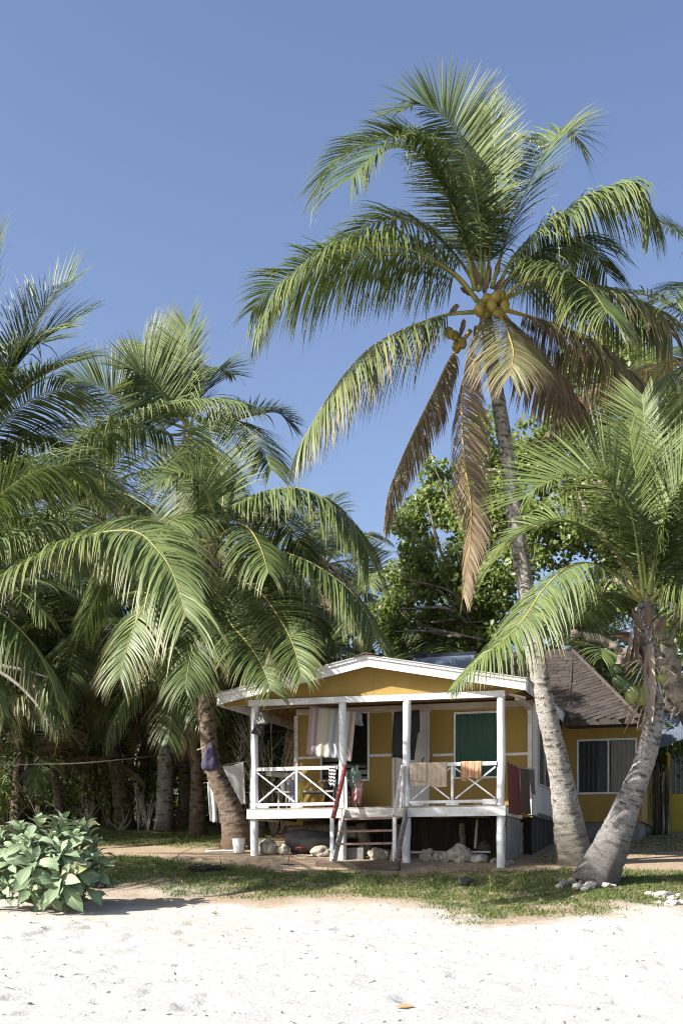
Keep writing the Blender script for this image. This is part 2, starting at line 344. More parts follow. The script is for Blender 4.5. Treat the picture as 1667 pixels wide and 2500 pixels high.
gx = np.concatenate([[-1500, -400, -150, -70, -40, -25, -17, -13, -10.5], np.arange(-9, 9.001, .055), [10.5, 13, 17, 25, 40, 70, 150, 400, 1500]])
gy_ = np.concatenate([[-60, -30, -12, 0, 4, 7, 8.5], np.arange(9.3, 24, .06), np.arange(24, 34, .12), np.arange(34, 48, .5), [50, 55, 62, 75, 100, 160, 300, 700, 2000]])
XX, YY = np.meshgrid(gx, gy_); ZZ = gz(XX, YY)
nx, ny = len(gx), len(gy_)
ii, jj = np.meshgrid(np.arange(ny - 1), np.arange(nx - 1), indexing='ij')
gf = np.stack([ii * nx + jj, ii * nx + jj + 1, (ii + 1) * nx + jj + 1, (ii + 1) * nx + jj], -1).reshape(-1, 4)
gme = mesh_np('ground', np.stack([XX, YY, ZZ], -1).reshape(-1, 3), gf)
GA = grass_amount(XX, YY)
e_ = np.interp(XX, GRASS_X, GRASS_E)
dirt = np.clip((YY - (e_ - 1.0)) / 2.4 + (fbm(XX * .8 + 4, YY * .8 + 8, 4) - .45) * 2.6, 0, 1)
tan = np.clip((YY - 16.6) / 3.2 + (fbm(XX * .55 + 14, YY * .9 + 28, 4) - .45) * 3.4 - .12 * np.clip(XX - 1, 0, 5), 0, 1)
set_col(gme, np.stack([GA.ravel(), dirt.ravel(), tan.ravel()], -1))
def ground_mat():
    m, t, b = mat_base('ground_sand_soil'); v = coord(t)
    at = nd(t, 'ShaderNodeAttribute', attribute_name='Col'); sp = nd(t, 'ShaderNodeSeparateColor'); t.links.new(at.outputs['Color'], sp.inputs[0])
    f1 = noise_n(t, v, 3.0, 8, 0.7); f2 = noise_n(t, v, 38, 6, 0.75); f3 = noise_n(t, v, 11, 6, 0.7)
    sand = mixc(t, ramp_n(t, f1, .38, .62), (0.55, 0.54, 0.52), (0.48, 0.465, 0.44))
    sand = mixc(t, math_n(t, 'MULTIPLY', ramp_n(t, f2, .62, .76), .35), sand, (0.40, 0.38, 0.35))
    tn = mixc(t, ramp_n(t, f3, .4, .6), (0.47, 0.395, 0.295), (0.56, 0.505, 0.43))
    c = mixc(t, math_n(t, 'MULTIPLY', sp.outputs[2], .48), sand, tn)
    soil = mixc(t, ramp_n(t, f3, .38, .62), (0.40, 0.295, 0.19), (0.30, 0.22, 0.14))
    soil = mixc(t, ramp_n(t, f2, .6, .72), soil, (0.17, 0.125, 0.085))
    c = mixc(t, math_n(t, 'MULTIPLY', sp.outputs[1], .9), c, soil)
    turf = mixc(t, ramp_n(t, f3, .38, .62), (0.075, 0.10, 0.03), (0.14, 0.14, 0.06))
    c = mixc(t, math_n(t, 'MULTIPLY', sp.outputs[0], .85), c, turf)
    t.links.new(c, b.inputs['Base Color']); b.inputs['Roughness'].default_value = .95; b.inputs['Specular IOR Level'].default_value = .15
    h = math_n(t, 'MULTIPLY_ADD', f2, .5); t.links.new(f3, h.node.inputs[2])
    t.links.new(bump_n(t, h, .8, .07), b.inputs['Normal'])
    return m
ground = link('ground', gme, ground_mat(), None, smooth=True); tag(ground, kind='structure')

def gpt(x, y): return Vector((x, y, float(gz(x, y))))
def on_ground(xT, yT):       # photo pixel -> the ground point it shows
    a, b = (xT - CX) / FPX, (HY - yT) / FPX
    Y = np.linspace(9, 45, 3000); d = gz(a * Y, Y) - b * Y
    k = np.argmax(d > 0) if (d > 0).any() else len(Y) - 1
    return Vector((a * Y[k], Y[k], float(gz(a * Y[k], Y[k]))))

# grass blades
def build_grass():
    rng = np.random.default_rng(11); N = 330000
    x = rng.uniform(-8.5, 8.5, N); y = rng.uniform(18, 33, N)
    keep = rng.random(N) < grass_amount(x, y) * np.where(y > 26, .5, 1.0); x, y = x[keep][:95000], y[keep][:95000]; n = len(x)
    z = gz(x, y); h = rng.uniform(.015, .05, n) * np.where(rng.random(n) < .03, 2.4, 1); h = h * (.45 + 1.6 * fbm(x * 3.7 + 5, y * 3.7 + 2, 3) ** 1.2); w = rng.uniform(.006, .012, n) * 1.3
    a = rng.uniform(0, 2 * np.pi, n); lean = rng.normal(0, .5, (n, 2)) * h[:, None]
    base = np.stack([x, y, z - .004], -1); s = np.stack([np.cos(a) * w, np.sin(a) * w, 0 * a], -1)
    V = np.stack([base - s, base + s, base + np.concatenate([lean, h[:, None]], 1)], 1).reshape(-1, 3)
    me = mesh_np('grass', V, np.arange(n * 3).reshape(-1, 3))
    r = np.repeat(rng.random(n), 3); dry = np.repeat((rng.random(n) < .14) * rng.uniform(.4, .9, n), 3)
    set_col(me, np.stack([r, dry, np.tile([0, 0, .8], n)], -1))
    tag(link('grass', me, M['grass']), 'short patchy lawn grass growing on the soil before the cottage', 'grass', kind='stuff')
build_grass()

# coral bits, shell rubble and litter on the sand
def rubble(name, n, rngseed, ylo, yhi, smin, smax, mat, label, cat, xs=7.5, flat=.6):
    rng = np.random.default_rng(rngseed)
    bm = bmesh.new(); bmesh.ops.create_icosphere(bm, subdivisions=1, radius=1.0); bm.verts.ensure_lookup_table()
    bv = np.array([v.co[:] for v in bm.verts]); bf = np.array([[v.index for v in f.verts] for f in bm.faces]); bm.free()
    y = ylo + (yhi - ylo) * rng.random(n) ** 0.8; x = rng.uniform(-xs, xs, n) * y / yhi
    s = smin + (smax - smin) * rng.random(n) ** 3
    V = bv[None] * (1 + rng.normal(0, .22, (n, len(bv), 1))) * s[:, None, None] * np.stack([rng.uniform(.7, 1.6, n), rng.uniform(.7, 1.3, n), rng.uniform(.4, .9, n) * flat], -1)[:, None]
    a = rng.uniform(0, 6.28, n); ca, sa = np.cos(a)[:, None], np.sin(a)[:, None]
    V = np.stack([V[..., 0] * ca - V[..., 1] * sa, V[..., 0] * sa + V[..., 1] * ca, V[..., 2]], -1)
    V = V + np.stack([x, y, gz(x, y) + s * .15], -1)[:, None]
    Fc = (bf[None] + (np.arange(n) * len(bv))[:, None, None]).reshape(-1, 3)
    tag(link(name, mesh_np(name, V.reshape(-1, 3), Fc), mat), label, cat, kind='stuff')
rubble('coral_rubble', 1500, 5, 9.5, 22, .004, .035, M['rock_white'], 'small white coral bits scattered over the pale beach sand', 'coral rubble')
rubble('dark_pebbles', 520, 6, 9.5, 25, .005, .022, M['rock'], 'small brown pebbles and seed husks strewn on the sand', 'pebbles')
def litter():
    rng = np.random.default_rng(21); n = 520
    yc = rng.uniform(10, 26, 60); xc = rng.uniform(-7, 7, 60) * yc / 26; ic = rng.integers(0, 60, n); y = np.clip(yc[ic] + rng.normal(0, .25, n), 9.6, 26); x = xc[ic] + rng.normal(0, .5, n); a = rng.uniform(0, 6.28, n); L = rng.uniform(.02, .09, n) * np.where(rng.random(n) < .1, 2, 1); w = rng.uniform(.003, .012, n)
    c = np.stack([x, y, gz(x, y) + .012], -1); d = np.stack([np.cos(a) * L, np.sin(a) * L, rng.uniform(-.01, .02, n)], -1); s = np.stack([-np.sin(a) * w, np.cos(a) * w, 0 * a], -1)
    V = np.stack([c - d, c + s, c + d, c - s], 1).reshape(-1, 3)
    tag(link('leaf_litter', mesh_np('leaf_litter', V, np.arange(n * 4).reshape(-1, 4)), M['dark_wood']), 'dry twig and leaflet scraps strewn over sand and soil', 'leaf litter', kind='stuff')
litter()

# ---------------------------------------------------------------- palms
def frond_mesh(C, T, N, S, L, n, rng, droop, beta, brown, wid, t0=.2, tipb=0.0, flat=0.0, gap=0.0, K=5, tipk=.5):
    """leaflets on both sides of a rachis curve"""
    m = len(C); n = int(n * 1.35)
    prof_w = np.array([.45, 1.0, .88, .55, .04])
    ts, sd_ = [], []
    for s in (-1, 1):
        t = t0 + (1 - t0) * (np.arange(n) + rng.uniform(-.35, .35, n)) / n
        ts.append(np.clip(t, t0, 1)); sd_.append(np.full(n, s))
    t = np.concatenate(ts); s = np.concatenate(sd_)
    if gap: k = rng.random(len(t)) > gap; t, s = t[k], s[k]
    q = len(t); idx = t * (m - 1)
    ip = lambda A: np.stack([np.interp(idx, np.arange(m), A[:, c]) for c in range(3)], -1)
    P, Tt, Nn, Ss = ip(C), norm(ip(T)), norm(ip(N)), norm(ip(S))
    tt = (t - t0) / (1 - t0)
    ln = 1.42 * L * (0.6 + .4 * np.clip(tt / .2, 0, 1)) * (1 - tipk * np.clip((tt - .5) / .5, 0, 1) ** 1.4) * rng.uniform(.86, 1.08, q)
    a = np.radians(78 - 46 * tt ** 2.2 + rng.normal(0, 2.2, q)); bt = np.radians(beta * (1 - .4 * tt) + rng.normal(0, 3.5, q))
    lf = vnoise(tt * 9 + rng.uniform(0, 90), s * 3.0 + 40); ln = ln * (.9 + .18 * lf); a = a + (vnoise(tt * 14 + rng.uniform(0, 90), s * 5.0 + 70) - .5) * .2
    d = np.cos(a)[:, None] * Tt + np.sin(a)[:, None] * (s[:, None] * Ss * np.cos(bt)[:, None] + Nn * np.sin(bt)[:, None])
    d = norm(d); p = P.copy(); rows = []
    dr = droop * rng.uniform(.88, 1.12, q) * (.68 + .64 * vnoise(tt * 11 + rng.uniform(0, 90), s * 7.0 + 20)) + (rng.random(q) < .018) * 1.2
    tw = np.radians(rng.normal(0, 9, q))
    for k in range(K):
        wv = norm(Tt - (Tt * d).sum(-1, keepdims=True) * d)
        nv = np.cross(d, wv); nv = nv * np.where((nv @ np.array([-.6, -.6, .5])) < 0, -1.0, 1.0)[:, None]
        nv = nv + .6 * np.array([-.76, -.29, .57]); nv = norm(nv - (nv * d).sum(-1, keepdims=True) * d); wv = np.cross(nv, d)   # blades turn towards the light
        wv = wv * np.cos(tw)[:, None] + nv * np.sin(tw)[:, None]; nv = np.cross(d, wv)
        w = (wid * .82 * prof_w[k] * (.75 + .25 * np.sin(np.pi * np.clip(tt, 0, 1))))[:, None]
        rows.append(np.stack([p - wv * w * .5, p + nv * w * .16, p + wv * w * .5], 1))
        if k < K - 1:
            d = norm(d + np.array([0, 0, -1.0]) * (dr * (.24 + .30 * k / (K - 2)))[:, None] + rng.normal(0, .012, (q, 3)))
            p = p + d * (ln / (K - 1))[:, None]
    V = np.stack(rows, 1).reshape(-1, 3)                    # q, K, 3 verts
    b = (np.arange(q) * K * 3)[:, None, None]; kk = np.arange(K - 1)[None, :, None] * 3; cc = np.arange(2)[None, None, :]
    o = b + kk + cc
    Fc = np.stack([o, o + 1, o + 4, o + 3], -1).reshape(-1, 4)
    tone = rng.random(q)
    dry = np.clip(brown + rng.normal(0, .14 if brown > .02 else .02, q), 0, 1)
    kf = np.linspace(0, 1, K)
    dryv = np.clip(dry[:, None] + tipb * np.clip((kf[None] - .55) / .45, 0, 1) * rng.uniform(.3, 1.2, (q, 1)), 0, 1)
    colr = np.stack([np.repeat(tone[:, None], K, 1), dryv, np.repeat(kf[None], q, 0)], -1)
    colr = np.repeat(colr[:, :, None], 3, 2).reshape(-1, 3)
    return V, Fc, colr
def make_frond(parent, pts, L=.75, n=80, roll=0.0, droop=.5, beta=20, brown=0.0, wid=.042, t0=.13, tipb=.15, seed=0, mat='frond', stalk=None, gap=0.03, r0=.034, roll_tip=None, face=None, tipk=.5):
    rng = np.random.default_rng(seed)
    C, LL = spline(pts, 48); T = norm(np.gradient(C, axis=0))
    up = np.array([0, 0, 1.0])
    N = up - (T @ up)[:, None] * T
    out = C[-1] - C[0]; out[2] = 0; out = out / max(np.linalg.norm(out), 1e-6)
    wgt = np.clip((np.linalg.norm(N, axis=1) - .05) / .4, 0, 1)[:, None]
    alt = -out * np.sign(T[:, 2:3] + 1e-6); alt = alt - (T * alt).sum(-1, keepdims=True) * T
    N = norm(norm(N + 1e-6) * wgt + norm(alt + 1e-6) * (1 - wgt)); N = norm(N - (T * N).sum(-1, keepdims=True) * T)
    if face is None and abs(roll) >= 28: face, roll = min(.92, abs(roll) / 72), 0.0; roll_tip = None
    if face:                                    # frond twisted so that its blade turns towards the beach
        fr = np.array([-.50, -.80, .40]); fr = norm(fr - (T @ fr)[:, None] * T); sg = 1.0
        beta = max(beta, 24); N = norm(N * (1 - face) + fr * face * sg); N = norm(N - (T * N).sum(-1, keepdims=True) * T)
    S = np.cross(T, N)
    rl = np.radians(np.linspace(roll, roll if roll_tip is None else roll_tip, len(C)))[:, None]
    N, S = N * np.cos(rl) + S * np.sin(rl), S * np.cos(rl) - N * np.sin(rl)
    V, Fc, cl = frond_mesh(C, T, N, S, L, n, rng, droop, beta, brown, wid, t0, tipb, gap=gap, tipk=tipk)
    me = mesh_np('frond', V, Fc); set_col(me, cl)
    o = link('frond', me, M[mat], parent, smooth=True)
    rr = np.interp(np.linspace(0, 1, 48), [0, .12, .3, .7, 1], [r0 * 1.5, r0, r0 * .62, r0 * .36, .005])
    Vt, qd, tr = tube_np(C, rr, 6)
    st = stalk or ('stalk' if brown < .3 else 'stalk_dead')
    link('rachis', mesh_mixed('rachis', Vt, qd, tr), M[st], o, smooth=True)
    return o
def traced(parent, dpx, Y0, Y1, bow=0.0, **kw):
    """frond whose rachis runs through photo points (D px); depth goes from Y0 at the crown to Y1 at the tip"""
    n = len(dpx); ps = []
    for i, (x, y) in enumerate(dpx):
        f = i / (n - 1); ps.append(pd(x, y, Y0 + (Y1 - Y0) * f ** 1.2 + bow * math.sin(math.pi * f)))
    return make_frond(parent, ps, **kw)
def free_frond(parent, c, az, el, Lf, sag, **kw):
    """frond leaving the crown at azimuth az and elevation el and sagging under its weight"""
    d = Vector((math.cos(az) * math.cos(el), math.sin(az) * math.cos(el), math.sin(el))); p = Vector(c); ps = [p.copy()]
    for k in range(7):
        d = (d + Vector((0, 0, -1)) * sag * (.06 + .05 * k)).normalized(); p = p + d * Lf / 7; ps.append(p.copy())
    return make_frond(parent, ps, **kw)
def palm_trunk(parent, pts, radii, mat, seed=0, sides=22, step=.035, ring=.11, amp=.012, base_h=1.0):
    C, L = spline(pts, max(20, int(np.sum([(Vector(pts[i + 1]) - Vector(pts[i])).length for i in range(len(pts) - 1)]) / step)))
    n = len(C); s = np.linspace(0, L, n); r = np.interp(np.linspace(0, 1, n), np.linspace(0, 1, len(radii)), radii)
    rng = np.random.default_rng(seed)
    a = np.linspace(0, 2 * np.pi, sides, endpoint=False)
    ph = s[:, None] / ring + .35 * np.sin(a[None] * 1 + s[:, None] * 1.3) + .25 * vnoise(s[:, None] * 4 + 0 * a, a[None] * 1.6 + seed) + .3 * vnoise(s[:, None] * 1.5, 0 * a[None] + seed)
    f = ph - np.floor(ph); saw = f ** 2.2
    nz = fbm(s[:, None] * 9 + seed, a[None] * 3.2 + 0 * s[:, None], 3) - .45; nz[:, -1] = nz[:, 0]
    flare = np.exp(-s / .35)[:, None] * .22 * r[0] * (1 + .6 * np.sin(a[None] * 5 + seed))
    disp = amp * (saw - .4) + .024 * nz * (r / .17)[:, None] + flare * .5
    V, q, t = tube_np(C, r, sides, disp)
    me = mesh_mixed('trunk', V, q, t)
    ringc = np.clip(saw * .9 + (fbm(s[:, None] * 14 + seed, a[None] * 2.2 + 0 * s[:, None], 3) - .45) * 2.6, 0, 1); ringc[:, -1] = ringc[:, 0]; bs = np.repeat(np.clip(1 - s / base_h, 0, 1)[:, None], sides, 1)
    cl = np.zeros((len(V), 3)); cl[:n * sides, 0] = ringc.ravel(); cl[:n * sides, 1] = bs.ravel(); cl[n * sides, 1] = 1
    set_col(me, cl)
    return link('trunk', me, M[mat], parent, smooth=True)
def coconut_mesh(r=.12, seed=0):
    bm = bmesh.new(); bmesh.ops.create_uvsphere(bm, u_segments=14, v_segments=10, radius=r)
    for v in bm.verts:
        k = v.co.z / r; v.co.z *= 1.28; f = 1 - .12 * max(0, k); an = math.atan2(v.co.y, v.co.x)
        f *= 1 + .06 * math.cos(3 * an + seed); v.co.x *= f; v.co.y *= f
    return bm_mesh('coconut', bm)
NUT = [coconut_mesh(.12, s) for s in (0, 1)]
NUTC = {}
def coconut(parent, p, mat, size=1.0, rot=(0, 0, 0), i=0):
    key = (mat, i % 2)
    if key not in NUTC: NUTC[key] = NUT[i % 2].copy(); NUTC[key].materials.append(M[mat]); NUTC[key].polygons.foreach_set('use_smooth', [True] * len(NUTC[key].polygons))
    o = bpy.data.objects.new('coconut', NUTC[key]); COL.objects.link(o); o.parent = parent; o.location = p; o.scale = (size,) * 3; o.rotation_euler = rot; return o
def sheath(parent, p, d, L, w, mat='sheath', name='leaf_sheath', curl=.3, seed=0):
    """boat-shaped dry sheath, base p, direction d"""
    rng = np.random.default_rng(seed); d = Vector(d).normalized(); s = d.cross(Vector((0, 1, .1))).normalized(); n = s.cross(d)
    m, k = 9, 5; V = []
    for i in range(m):
        f = i / (m - 1); c = Vector(p) + d * L * f + Vector((0, 0, -1)) * curl * L * f * f
        ww = w * (math.sin(math.pi * min(1, .12 + .88 * f)) ** .7 + .04)
        for j in range(k):
            g = j / (k - 1) * 2 - 1; V.append(c + s * (g * ww / 2) + n * (ww * .55 * (1 - g * g)) + Vector(rng.normal(0, .006, 3)))
    Fc = [[i * k + j, i * k + j + 1, (i + 1) * k + j + 1, (i + 1) * k + j] for i in range(m - 1) for j in range(k - 1)]
    return link(name, mesh_np(name, [v[:] for v in V], Fc), M[mat], parent, smooth=True)
def palm_root(x, y, label, group=None):
    o = empty('coconut_palm', (0, 0, 0)); return tag(o, label, 'palm tree', group)
def c4(pts): return [(545.5 + x * .652, 112.9 + y * .652) for x, y in pts]       # crop -> D px
def c6(pts): return [(846.5 + x * .4601, 846.5 + y * .4601) for x, y in pts]
def c5(pts): return [(x * .576, 526.7 + y * .576) for x, y in pts]

# --- tall palm leaning over the cottage
def tall_palm():
    P = palm_root(0, 0, 'tall leaning coconut palm with yellow nuts rising over the cottage roof corner')
    tp = [(1318, 1985, 24.9), (1312, 1940, 24.8), (1300, 1860, 24.6), (1280, 1750, 24.3), (1257, 1645, 24.1), (1236, 1540, 24.05), (1215, 1400, 24.1), (1195, 1280, 24.2), (1176, 1150, 24.3), (1164, 1050, 24.4), (1150, 960, 24.5), (1132, 850, 24.6), (1117, 745, 24.6), (1110, 690, 24.6)]
    palm_trunk(P, [pd(*t) for t in tp], [.40, .30, .235, .20, .185, .172, .165, .16, .155, .15, .145, .14, .14, .12], 'trunk_pale', 1, base_h=1.6, ring=.125, amp=.009)
    Y = 24.6; k = dict(wid=.050)
    T = lambda pts, dy, **kw: traced(P, c4(pts), Y, Y + dy, **{**k, **kw, 'L': kw['L'] * (1.3 if kw.get('brown', 0) < .3 and kw['seed'] > 5 else 1.12), 'n': int(kw['n'] * 1.15)})
    T([(850, 850), (855, 700), (840, 520), (790, 340), (730, 240), (640, 195), (570, 220)], -1.2, roll=-62, roll_tip=-40, droop=.10, beta=8, L=.86, n=108, seed=1, stalk='stalk_green', t0=.16)
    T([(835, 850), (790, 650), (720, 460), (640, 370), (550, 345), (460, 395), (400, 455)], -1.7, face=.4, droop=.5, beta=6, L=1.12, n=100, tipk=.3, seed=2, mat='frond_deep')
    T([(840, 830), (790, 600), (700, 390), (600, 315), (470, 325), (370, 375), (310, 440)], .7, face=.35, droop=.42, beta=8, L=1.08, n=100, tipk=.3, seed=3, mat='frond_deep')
    T([(875, 840), (895, 640), (908, 450), (900, 300), (885, 200)], .9, roll=70, droop=.06, beta=25, L=.6, n=86, seed=4, mat='frond_deep')
    T([(865, 830), (872, 600), (868, 420), (858, 290)], -.4, roll=60, droop=.0, beta=60, L=.6, n=60, seed=5, wid=.03, stalk='stalk_green')
    T([(895, 840), (950, 650), (1010, 500), (1070, 380), (1120, 305), (1175, 285), (1205, 345)], 1.4, roll=35, droop=.25, beta=16, L=.82, n=76, seed=6, gap=.08)
    T([(910, 850), (980, 720), (1100, 610), (1220, 530), (1330, 480), (1400, 482), (1440, 540), (1455, 625)], -.7, roll=5, droop=1.05, beta=0, L=.9, n=100, seed=7, tipb=.1)
    T([(930, 885), (1000, 822), (1100, 800), (1200, 815), (1260, 868), (1300, 930)], -2.4, roll=-12, droop=.75, beta=5, L=.98, n=84, seed=8, tipb=.2)
    T([(940, 880), (1090, 815), (1230, 825), (1350, 870), (1480, 925), (1530, 1010)], .6, roll=0, droop=1.0, beta=-12, L=.9, n=84, seed=9, brown=.25, tipb=.5)
    T([(930, 930), (1010, 1020), (1080, 1090), (1150, 1180), (1215, 1290)], 1.2, roll=0, droop=1.1, beta=-35, L=.75, n=84, seed=10, brown=.85, tipb=.4)
    T([(930, 915), (1050, 950), (1150, 985), (1260, 1050), (1350, 1120), (1435, 1185)], 1.0, roll=0, droop=1.0, beta=-15, L=.8, n=84, seed=11, brown=.6, tipb=.5)
    T([(905, 915), (938, 965), (968, 1050), (968, 1100), (960, 1150)], -2.0, bow=-.5, roll=0, droop=.8, beta=-10, L=.78, n=100, seed=12, brown=.45, tipb=.4, wid=.045)
    T([(860, 960), (820, 1060), (795, 1180), (790, 1320), (800, 1460), (822, 1620), (812, 1800), (795, 1930)], -.8, bow=-.3, roll=10, droop=.9, beta=-42, L=.48, n=120, seed=13, brown=.86, tipb=.2)
    T([(820, 990), (750, 1090), (690, 1210), (630, 1330), (575, 1450), (530, 1570), (515, 1680)], .3, roll=0, droop=1.1, beta=-42, L=.48, n=110, seed=14, brown=.7, tipb=.3, gap=.1)
    T([(840, 925), (740, 935), (640, 965), (560, 1000), (470, 1050), (390, 1130), (310, 1240), (225, 1385)], -.9, roll=0, droop=.9, beta=-8, L=1.08, n=104, seed=15, brown=.12, tipb=.45)
    T([(845, 890), (780, 805), (700, 748), (600, 703), (490, 690), (390, 700), (280, 745), (160, 830), (80, 960)], -1.0, roll=6, droop=1.0, beta=4, L=.98, n=106, seed=16, tipb=.1)
    T([(840, 880), (740, 780), (600, 730), (470, 730), (330, 760), (200, 795), (110, 850), (50, 920)], .6, roll=10, droop=.55, beta=8, L=.85, n=90, seed=17)
    T([(850, 850), (770, 730), (680, 640), (590, 600), (500, 605), (420, 640), (345, 695)], 1.3, roll=-15, droop=.4, beta=12, L=.85, n=80, seed=18)
    T([(915, 850), (1020, 740), (1130, 680), (1230, 690), (1300, 790)], 1.6, roll=0, droop=.9, beta=0, L=.9, n=80, seed=19, mat='frond_deep')
    nuts = [(860, 905), (880, 880), (905, 875), (925, 885), (938, 905), (895, 905), (875, 930), (915, 930), (850, 920), (925, 870)]
    for i, (x, y) in enumerate(nuts):
        a, b = c4([(x, y)])[0]; coconut(P, pd(a, b, 24.3 - .1 * (i % 3)), 'coconut_yellow', .88, (R(160 + 20 * (i % 3)), R(30 * (i - 4)), i), i)
    for i, (x, y) in enumerate([(765, 1010), (790, 1035), (770, 1050), (745, 1000)]):
        a, b = c4([(x, y)])[0]; coconut(P, pd(a, b, 24.75 - .1 * (i % 2)), 'coconut_yellow', .8, (R(170), R(20 * i - 40), i), i)
    for i, (x, y, dx, dz, L) in enumerate([(850, 830, -.2, 1, .7), (880, 830, .1, 1, .75), (905, 850, .5, .8, .6), (830, 870, -.8, .5, .6), (870, 860, -.1, .9, .6), (800, 950, -.3, -1, .7), (840, 970, -.1, -1, .7), (890, 960, .15, -1, .6), (780, 900, -.7, -.6, .5), (910, 800, .15, 1, .6)]):
        a, b = c4([(x, y)])[0]; sheath(P, pd(a, b, 24.5 + .15 * (i % 2)), (dx, -.2, dz), L * .55, .10, curl=.1, seed=i)
    return P
tall_palm()

# --- stout palm at the right with green coconuts
def right_palm():
    P = palm_root(0, 0, 'curved grey-trunked coconut palm with green nuts standing in white stones')
    tp = [(1360, 2035, 22.85), (1375, 2000, 22.85), (1403, 1940, 22.8), (1442, 1840, 22.7), (1480, 1745, 22.6), (1498, 1665, 22.55), (1500, 1600, 22.5), (1492, 1520, 22.5), (1480, 1440, 22.5), (1478, 1385, 22.5)]
    palm_trunk(P, [pd(*t) for t in tp], [.42, .35, .285, .225, .195, .18, .17, .16, .15, .12], 'trunk_grey', 5, amp=.009, ring=.10, base_h=1.9)
    Y = 22.5
    T = lambda pts, dy, **kw: traced(P, c6(pts), Y, Y + dy, **{**dict(wid=.042, stalk='stalk_green'), **kw})
    T([(1365, 1150), (1345, 950), (1310, 740), (1250, 625), (1170, 555), (1080, 538), (960, 545), (860, 580), (770, 650)], -1.1, roll=-38, roll_tip=-15, droop=.12, beta=12, L=1.15, n=110, seed=31, t0=.2)
    T([(1350, 1150), (1260, 1050), (1180, 1000), (1080, 970), (1000, 985), (920, 1050), (850, 1130), (780, 1240), (700, 1330), (600, 1410), (500, 1500), (410, 1600)], -1.5, roll=-8, droop=1.05, beta=6, L=1.0, n=120, tipk=.84, seed=32, tipb=.25, stalk='stalk', t0=.12)
    T([(1350, 1120), (1230, 920), (1120, 810), (1000, 765), (880, 770), (780, 815), (690, 880), (610, 985)], .8, roll=-30, droop=.3, beta=12, L=.95, n=96, seed=33, stalk='stalk')
    T([(1385, 1100), (1410, 800), (1395, 520), (1382, 330), (1362, 130)], .9, roll=80, droop=.05, beta=10, L=1.05, n=100, seed=34)
    T([(1395, 1110), (1470, 850), (1510, 620), (1545, 420), (1590, 280)], .3, roll=75, droop=.12, beta=12, L=1.1, n=100, seed=35)
    T([(1375, 1100), (1330, 800), (1250, 580), (1130, 440), (1010, 370), (900, 340)], 2.6, roll=-45, droop=.15, beta=12, L=1.05, n=100, seed=36)
    T([(1380, 1100), (1360, 850), (1340, 600), (1315, 420), (1300, 300)], -.3, roll=70, droop=0, beta=60, L=.65, n=50, seed=37, wid=.035)
    T([(1400, 1160), (1470, 1090), (1550, 1050), (1650, 1060), (1760, 1150), (1840, 1290)], -1.0, roll=8, droop=.9, beta=0, L=1.0, n=96, seed=38, stalk='stalk')
    T([(1395, 1130), (1480, 1000), (1580, 930), (1700, 900), (1830, 940)], .6, roll=20, droop=.4, beta=12, L=1.0, n=96, seed=39)
    T([(1395, 1120), (1460, 920), (1540, 780), (1650, 680), (1780, 650)], .9, roll=35, droop=.2, beta=12, L=1.05, n=96, seed=40)
    T([(1390, 1120), (1440, 900), (1480, 720), (1560, 560), (1680, 450)], -1.3, roll=45, droop=.15, beta=12, L=1.1, n=96, seed=41)
    T([(1360, 1160), (1260, 1120), (1160, 1130), (1080, 1190), (1030, 1280)], 2.2, roll=0, droop=.8, beta=0, L=.85, n=84, seed=42, mat='frond_deep')
    T([(1400, 1170), (1480, 1150), (1560, 1190), (1640, 1290)], 2.2, roll=0, droop=.8, beta=0, L=.9, n=84, seed=43, mat='frond_deep')
    # nuts, stalks and dry sheaths under the crown
    def q(x, y, Y): return pt(960 + x / 2.218, 1560 + y / 2.218, Y)
    for i, (x, y, m, s, ry) in enumerate([(1288, 300, 'coconut_green', 1.15, 10), (1345, 305, 'coconut_green', 1.25, -8), (1212, 172, 'coconut_dark', 1.1, 70), (1228, 232, 'coconut_dark', 1.05, 60), (1448, 212, 'coconut_green', .9, 80), (1318, 330, 'coconut_green', .9, 0), (1262, 262, 'coconut_dark', .9, 30)]):
        coconut(P, q(x, y, 22.15 + .12 * (i % 3)), m, s, (R(180), R(ry), i), i)
    for i, (x0, y0, x1, y1) in enumerate([(1350, 120, 1270, 150), (1350, 130, 1240, 220), (1360, 130, 1300, 250), (1370, 140, 1350, 270), (1390, 150, 1440, 190), (1390, 160, 1490, 170), (1400, 150, 1530, 200), (1345, 150, 1260, 240), (1380, 150, 1420, 260), (1370, 170, 1320, 260), (1400, 190, 1450, 300), (1330, 130, 1230, 150), (1390, 130, 1470, 110), (1385, 170, 1430, 230), (1345, 120, 1290, 180)]):
        a, b = q(x0, y0, 22.35), q(x1, y1, 22.15); tube('fruit_stalk', [a, (a + b) / 2 + Vector((0, -.05, .05)), b], [.02, .013, .009], M['stalk' if i % 2 else 'twig'], P, 6, 10)
    sheath(P, q(1385, 20, 22.2), (-.02, -.15, -1), 1.55, .20, 'spathe', 'spathe', 0, 3)
    rr = np.random.default_rng(8)
    for i in range(16):
        x, y = 1330 + rr.uniform(-60, 80), rr.uniform(-90, 90); sheath(P, q(x, y, 22.3 + rr.uniform(-.1, .25)), (rr.uniform(-.6, .6), -.2, rr.choice([-1, -1, -1, .8])), rr.uniform(.3, .7), rr.uniform(.05, .11), 'sheath' if i % 3 else 'spathe', 'leaf_sheath', .1, i)
    for i in range(12):
        x, y = rr.uniform(1280, 1400), rr.uniform(330, 400); a = q(x + 40, y - 40, 22.3); b = q(x - rr.uniform(-20, 60), y + rr.uniform(30, 150), 22.2)
        tube('dry_strip', [a, (a + b) / 2 + Vector((rr.uniform(-.1, .1), 0, .04)), b], [.015, .02, .006], M['spathe' if i % 2 else 'sheath'], P, 5, 8)
